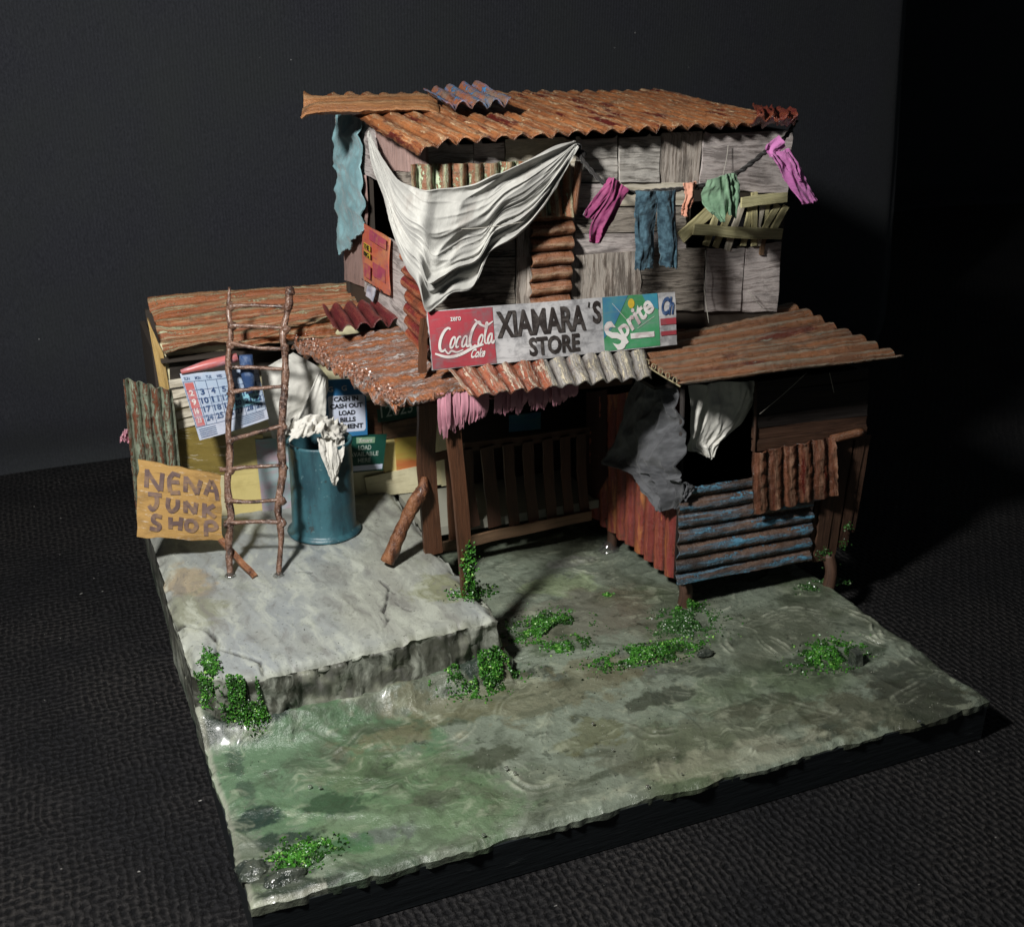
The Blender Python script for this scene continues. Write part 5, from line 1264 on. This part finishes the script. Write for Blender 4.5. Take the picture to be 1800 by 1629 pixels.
# ------------------------------------------------------------------ posters, calendar, junk sign
def signs():
    # calendar
    T = thing('calendar', P(395, 770, y=2.12), 'big number calendar page with red Sunday column behind the ladder', 'calendar')
    fn0 = quad(P(316, 657, y=2.13), P(453, 645, y=2.15), P(472, 736, y=2.10), P(351, 774, y=2.08))
    fn = lambda U, W: fn0(U, W) + np.array([0, -1, 0]) * (.012 * np.sin(np.asarray(U) * 3.1))[..., None]
    U, W, G = grid_of(fn, 24, 18, rag=.004); Lu, Lv = lens_of(fn); V, F, UV, _ = shell(G, .004, U, W, Lu, Lv)
    mk('page', V, F, M['cal_paper'], T, UV)
    p = Print(fn, .0015); p.rect(.02, .14, .13, .80, 3, 8); p.build('red_column', M['cal_red'], T)
    p = Print(fn, .0013); p.rect(.50, .42, .93, .66, 6, 3); p.build('tint_patch', M['cal_cyan'], T)
    p = Print(fn, .003)
    rows = [[2, 3, 4, 5, 6, 7, 8], [9, 10, 11, 12, 13, 14, 15], [16, 17, 18, 19, 20, 21, 22], [23, 24, 25, 26, 27, 28, 29]]
    for r, row in enumerate(rows):
        for c_, nn in enumerate(row):
            u = .145 + (c_ - 1) * .140; v = .245 + r * .135
            if c_ == 0: continue
            w_ = .095 if nn > 9 else .055
            p.text(str(nn), u + .02 + (.02 if nn < 10 else 0), v, u + .02 + (.02 if nn < 10 else 0) + w_, v + .095, bold=.035)
    for k, dname in enumerate(['SUN', 'MON', 'TUE', 'WED', 'THU', 'FRI', 'SAT']): p.text(dname, .03 + k * .137, .05, .10 + k * .137, .10, bold=.02)
    p.build('lettering', M['ink_navy'], T)
    p = Print(fn, .0022)
    for i in range(8): u = .0 + i * .14 + .005; p.rect(u, .12, u + .006, .80, 1, 8)
    for j in range(6): v = .12 + j * .136; p.rect(.0, v, .99, v + .006, 12, 1)
    for j in range(5): v = .84 + j * .03; p.rect(.03 + .0, v, .26, v + .010, 3, 1); p.rect(.56, v - .02, .95, v - .012, 3, 1)
    p.build('grid_lines', M['ink_navy'], T)
    p = Print(fn, .003)
    for k, nn in enumerate([2, 9, 16, 23]): p.text(str(nn), .045, .25 + k * .135, .10, .34 + k * .135, bold=.03)
    p.build('red_column_lettering', M['white_ink'], T)
    tube('red_roll', [P(318, 654, y=2.125), P(365, 641, y=2.125), P(417, 628, y=2.125)], [.010, .022, .020], M['cal_red'], T, seg=10, res=8)
    tube('blue_roll', [P(432, 624, y=2.10), P(436, 660, y=2.09), P(440, 690, y=2.08)], [.030, .032, .018], M['ink_navy'], T, seg=12, res=8)
    # blue cash poster with rounded corners
    T = thing('poster', P(610, 764, y=2.27), 'blue payment poster with black lettering left of the porch', 'poster')
    fn = quad(P(567, 668, y=2.29), P(643, 664, y=2.29), P(646, 764, y=2.25), P(575, 770, y=2.25))
    U, W, G = grid_of(fn, 8, 8); Lu, Lv = lens_of(fn); V, F, UV, _ = shell(G, .008, U, W, Lu, Lv); mk('board', V, F, M['cash_blue'], T, UV, smooth=False)
    p = Print(fn, .002)
    a = []
    for cx, cy, t0 in ((.90, .34, -90), (.90, .86, 0), (.14, .86, 90), (.14, .34, 180)):
        for t in range(0, 91, 15): a.append((cx + .06 * math.cos(math.radians(t0 + t)), cy + .06 * math.sin(math.radians(t0 + t))))
    p.poly(a); p.build('pale_panel', M['cash_white'], T)
    p = Print(fn, .004)
    for s, u0, u1, v in (('CASH IN', .22, .80, .30), ('CASH OUT', .12, .90, .42), ('LOAD', .32, .72, .54), ('BILLS', .34, .72, .66), ('PAYMENT', .12, .90, .78)): p.text(s, u0, v, u1, v + .085, bold=.045)
    p.build('lettering', M['ink_black'], T)
    p = Print(fn, .004); p.text('G', .10, .12, .22, .21, bold=.01); p.text('G', .42, .11, .54, .20, bold=.01); p.build('logo_lettering', M['white_ink'], T)
    T = thing('poster', P(640, 828, y=2.25), 'dark green prepaid load poster beside the barrel', 'poster')
    fn = quad(P(600, 766, y=2.26), P(680, 763, y=2.26), P(673, 826, y=2.24), P(607, 832, y=2.24))
    U, W, G = grid_of(fn, 8, 8); Lu, Lv = lens_of(fn); V, F, UV, _ = shell(G, .006, U, W, Lu, Lv); mk('board', V, F, M['load_green'], T, UV, smooth=False)
    p = Print(fn, .002); p.rect(.02, .82, .97, .96); p.build('pale_band', M['cash_white'], T)
    p = Print(fn, .002); p.rect(.32, .06, .74, .22); p.build('logo_box', M['greenc'], T)
    p = Print(fn, .004); p.text('Smart', .38, .085, .68, .19, bold=.01, shear=.1); p.build('logo_lettering', M['white_ink'], T)
    p = Print(fn, .003); p.text('LOAD', .36, .27, .66, .40, bold=.02); p.text('AVAILABLE', .14, .45, .84, .57, bold=.02); p.text('HERE', .34, .62, .66, .74, bold=.02)
    p.build('lettering', M['white_ink2'], T)
    # orange poster on the upper left wall
    T = thing('poster', P(662, 510, x=XL - .02), 'orange and pink poster on the upper left wall', 'poster')
    fn = quad(*[P(u, v, x=XL - .025) for u, v in ((639, 392), (684, 421), (684, 520), (638, 492))])
    U, W, G = grid_of(fn, 8, 8); G = G + np.array([-1, 0, 0]) * (.006 * np.sin(U * 6 + W * 4))[..., None]; Lu, Lv = lens_of(fn); V, F, UV, _ = shell(G, .006, U, W, Lu, Lv); mk('board', V, F, M['orange_poster'], T, UV)
    p = Print(fn, .008); p.rect(.30, .02, .96, .20); p.rect(.45, .55, .92, .80); p.rect(.12, .66, .36, .90); p.build('pink_patch', M['poster_pink'], T)
    p = Print(fn, .0095); p.rect(.10, .30, .36, .40, 2, 1); p.rect(.10, .43, .36, .53, 2, 1); p.build('yellow_patch', M['yellow'], T)
    p = Print(fn, .012); p.text('THE', .12, .31, .33, .39, bold=.03); p.text('BIG', .12, .44, .33, .52, bold=.03)
    for k in range(7): p.rect(.05 + k * .12, .955 - .002 * k, .12 + k * .12, .975, 1, 1)
    p.build('lettering', M['ink_black'], T)
    o = board('paper_scrap', Q([(646, 502), (660, 506), (656, 530), (643, 520)], x=XL - .03), M['cal_paper'], None, th=.004); tag(o, 'small white and blue paper scrap below the orange poster', 'paper')
    # cardboard junk shop sign
    T = thing('junk_sign', P(315, 945, y=1.95), 'hand painted cardboard junk shop sign leaning at the left edge', 'sign')
    cs = [P(242, 808, y=1.98), P(320, 819, y=1.97), P(388, 836, y=1.95), P(392, 953, y=1.90), P(241, 942, y=1.92)]
    fn0 = quad(cs[0], cs[2], cs[3], cs[4])
    fn = lambda U, W: fn0(U, W) + np.array([0, -.4, .6]) * (.010 * np.sin(np.asarray(U) * 3.1) * (1 - np.asarray(W)))[..., None] + np.array([0, -1, 0]) * (.008 * np.sin(np.asarray(U) * 4 + 1) * np.asarray(W))[..., None]
    U, W, G = grid_of(fn, 30, 24, rag=.025, ragk=8, seed=4); Lu, Lv = lens_of(fn); V, F, UV, _ = shell(G, .014, U, W, Lu, Lv); mk('board', V, F, M['cardboard'], T, UV)
    p = Print(fn, .004); s = .05
    L_ = lambda pts, w_=s: p.stroke(pts, w_ * 1.15, 1.1, taper=False)
    # NENA
    L_([(.10, .34), (.11, .10)]); L_([(.10, .11), (.17, .22), (.26, .36)]); L_([(.27, .36), (.29, .12)])
    L_([(.42, .10), (.37, .20), (.38, .36)]); L_([(.40, .10), (.50, .12)]); L_([(.39, .22), (.49, .21)]); L_([(.38, .37), (.50, .35)])
    L_([(.56, .33), (.57, .11)]); L_([(.57, .12), (.64, .22), (.70, .34)]); L_([(.70, .34), (.75, .13)])
    L_([(.80, .33), (.85, .18), (.88, .10)]); L_([(.88, .10), (.93, .22), (.95, .38)]); L_([(.83, .25), (.93, .25)], .035)
    # JUNK
    L_([(.12, .42), (.28, .42)]); L_([(.22, .43), (.22, .55), (.17, .62), (.13, .57)]); L_([(.36, .44), (.35, .55), (.39, .62), (.46, .56), (.47, .45)])
    L_([(.56, .62), (.56, .46)]); L_([(.56, .46), (.62, .54), (.67, .62)]); L_([(.67, .62), (.69, .46)])
    L_([(.79, .45), (.78, .66)]); L_([(.91, .46), (.80, .55)]); L_([(.80, .55), (.92, .64)])
    # SHOP
    L_([(.28, .71), (.20, .70), (.18, .77), (.25, .82), (.23, .88), (.14, .87)]); L_([(.38, .70), (.38, .86)]); L_([(.38, .79), (.50, .77)]); L_([(.51, .69), (.49, .87)])
    L_([(.66, .72), (.58, .74), (.57, .84), (.64, .87), (.69, .80), (.66, .72)]); L_([(.80, .93), (.80, .74)]); L_([(.79, .74), (.88, .71), (.93, .78), (.88, .83), (.81, .83)])
    p.build('brushed_lettering', M['paint_purple'], T)
    # prop stick behind/below the sign
    o = plank('stick', [P(388, 948, y=1.86), P(448, 1014, z=PLAT + .008)], .026, .014, M['log'], None, seed=5); tag(o, 'flat brown stick slanting from the junk shop sign to the platform', 'stick')
    T = corr('corrugated_panel', Q([(216, 664), (302, 686), (322, 900), (243, 930)], y=2.22), 4.6, M['green_panel'], None, amp=.020, axis='v', rag=.02, sag=.006, along=50, seed=71, rough=.005, phase=.5)
    tag(T, 'pale green and rust corrugated panel standing behind the junk shop sign', 'panel')
signs()

# ------------------------------------------------------------------ ladder, barrel, log
def ladder():
    f0 = P(405, 1012, z=PLAT); f1 = P(490, 1012, z=PLAT); tp = np.array([.50, 2.16, 1.35])
    n = np.cross(f1 - f0, tp - f0); n /= np.linalg.norm(n)
    T = thing('ladder', (f0 + f1) / 2, 'crooked twig ladder leaning on the left wing roof', 'ladder')
    q = lambda u, v: Pn(u, v, f0, n)
    tube('rail', [q(405, 1014), q(402, 960), q(406, 905), q(400, 860), q(404, 800), q(401, 745), q(407, 690), q(401, 640), q(405, 590), q(402, 545), q(403, 505)],
         [.014, .016, .017, .015, .017, .014, .015, .013, .012, .011, .005], M['twig'], T, seg=10, rough=.35, res=60, seed=1)
    tube('rail', [q(490, 1012), q(494, 940), q(489, 890), q(497, 830), q(494, 775), q(499, 700), q(502, 640), q(497, 590), q(503, 555), q(508, 530), q(505, 505)],
         [.011, .013, .016, .018, .018, .016, .016, .016, .014, .019, .011], M['twig'], T, seg=10, rough=.35, res=60, seed=2)
    R = [(406, 538, 503, 540), (404, 573, 500, 577), (400, 603, 500, 614), (404, 646, 500, 650), (406, 689, 498, 680), (400, 776, 500, 748), (388, 826, 494, 818), (398, 880, 494, 878), (396, 919, 494, 917)]
    for i, (a, b, c, d) in enumerate(R):
        m_ = ((a + c) / 2, (b + d) / 2 + (3 if i in (2, 7) else -1)); off = n * (.012 if np.dot(n, CC - f0) > 0 else -.012)
        tube('rung', [q(a, b) + off, q(*m_) + off, q(c, d) + off], [.0105, .009, .0085], M['twig'], T, seg=8, rough=.4, res=16, seed=10 + i)
    for i, (u, v) in enumerate([(403, 538), (405, 573), (402, 606), (404, 690), (401, 776), (402, 826), (401, 880), (398, 920), (503, 540), (500, 578), (498, 612), (498, 682), (497, 750), (495, 820), (493, 880), (494, 918), (507, 512)]):
        c = q(u, v)
        tube('lashing', [c + [-.0, 0, -.016], c + [.006, -.008, 0], c + [0, 0, .016]], [.012, .020, .012], M['twig'], T, seg=8, rough=.5, res=8, seed=30 + i)
    for i, (u, v) in enumerate(((405, 1014), (490, 1013))):
        c = q(u, v); c[2] = PLAT
        tube('glue_blob', [c + [0, 0, -.004], c + [0, 0, .006], c + [0, 0, .018]], [.026, .024, .010], M['glue'], T, seg=12, rough=.3, res=6, seed=60 + i)
ladder()

def barrel():
    c = np.array([.765, 2.02, PLAT]); T = thing('barrel', tuple(c), 'teal painted steel barrel on the platform with a white rag on its rim', 'barrel')
    seg = 56
    prof = [(.150, .000), (.172, .004), (.175, .012), (.158, .020), (.150, .030), (.149, .16), (.1495, .168), (.148, .176), (.147, .31), (.1475, .32), (.146, .328), (.145, .440), (.150, .452), (.151, .462), (.146, .468), (.138, .466), (.134, .45), (.128, .30), (.0, .29)]
    V = []; F = []
    for i, (r, z) in enumerate(prof):
        for k in range(seg):
            a = 2 * math.pi * k / seg; d = 1 + .012 * float(fbm(math.cos(a) * 2 + 3, math.sin(a) * 2, z * 5, 6, 3))
            V.append((c[0] + r * d * math.cos(a), c[1] + r * d * math.sin(a), c[2] + z))
    for i in range(len(prof) - 1):
        for k in range(seg): F.append((i * seg + k, i * seg + (k + 1) % seg, (i + 1) * seg + (k + 1) % seg, (i + 1) * seg + k))
    mk('body', V, F, M['barrel'], T)
    # rag: crumpled mass over the rim plus a hanging tail
    y = lambda u, v, yy: P(u, v, y=yy)
    A1 = cloth('', [y(508, 748, 2.0), y(505, 762, 1.93), y(508, 780, 1.88)], [y(598, 755, 2.06), y(604, 772, 1.98), y(590, 788, 1.90)], None, nu=50, nv=30, fold=.040, fk=(4, 3), fine=.006, bulge=.05, seed=51, give=True, rag=.05)
    A2 = cloth('', [y(556, 768, 1.92), y(560, 795, 1.86), y(572, 825, 1.845), y(582, 848, 1.84)], [y(606, 770, 1.93), y(603, 800, 1.87), y(594, 830, 1.85), y(590, 855, 1.84)], None, nu=30, nv=50, fold=.018, fk=(3, 1.5), fine=.003, seed=52, give=True)
    V, F, UV = join([A1, A2]); tag(mk('rag', V, F, M['tissue'], None, UV), 'crumpled white rag draped over the rim of the teal barrel', 'rag')
barrel()

def log():
    a = P(681, 988, z=PLAT + .03); b = P(746, 838, y=1.585)
    pts = [a + (b - a) * t for t in (0, .25, .5, .72, .86, 1)]
    pts[3] = pts[3] + np.array([.006, -.01, .004]); pts[4] = pts[4] + np.array([.012, -.012, -.004])
    o = tube('timber', pts, [.032, .031, .029, .034, .031, .012], M['log'], None, seg=14, rough=.16, res=30, seed=7)
    tag(o, 'thick brown log leaning against the porch door post', 'log')
log()

def vines():
    # moss creeping up the front post and at its foot
    r = np.random.RandomState(9); pts = []
    for v in np.linspace(1045, 965, 9):
        c = P(826 - (1045 - v) * .03, v, y=1.13); k = int(50 + 30 * r.rand())
        pts.append(c + r.randn(k, 3) * [.014, .010, .016])
    c = P(828, 1045, z=PLAT); q = c + r.randn(420, 3) * [.045, .030, .012]; q[:, 2] = np.abs(q[:, 2] - PLAT) + PLAT; pts.append(q)
    moss(0, 0, 0, 0, 0, 0, 'green vine climbing the foot of the front porch post', pts=np.vstack(pts), seed=3, size=(.006, .014), name='vine')
    pts = []
    for (u, v, s) in ((1455, 972, .03), (1485, 955, .03), (1490, 925, .02), (1460, 990, .03), (1440, 975, .03)):
        c = P(u, v, y=1.06); pts.append(c + r.randn(22, 3) * [s * .55, s * .4, s * .55])
    moss(0, 0, 0, 0, 0, 0, 'dark moss hanging on the lower right corner of the right room', pts=np.vstack(pts), seed=4, mat='moss_dark', size=(.006, .013), name='moss_clump')
    # glue blob at the far stilt
    p = P(1070, 966, z=0); tag(tube('glue_blob', [p + [0, 0, -.01], p + [0, 0, .012], p + [0, 0, .05]], [.07, .05, .02], M['glue'], None, seg=16, rough=.2, res=8), 'clear glue blob around the stilt behind the gate', 'glue blob')
vines()
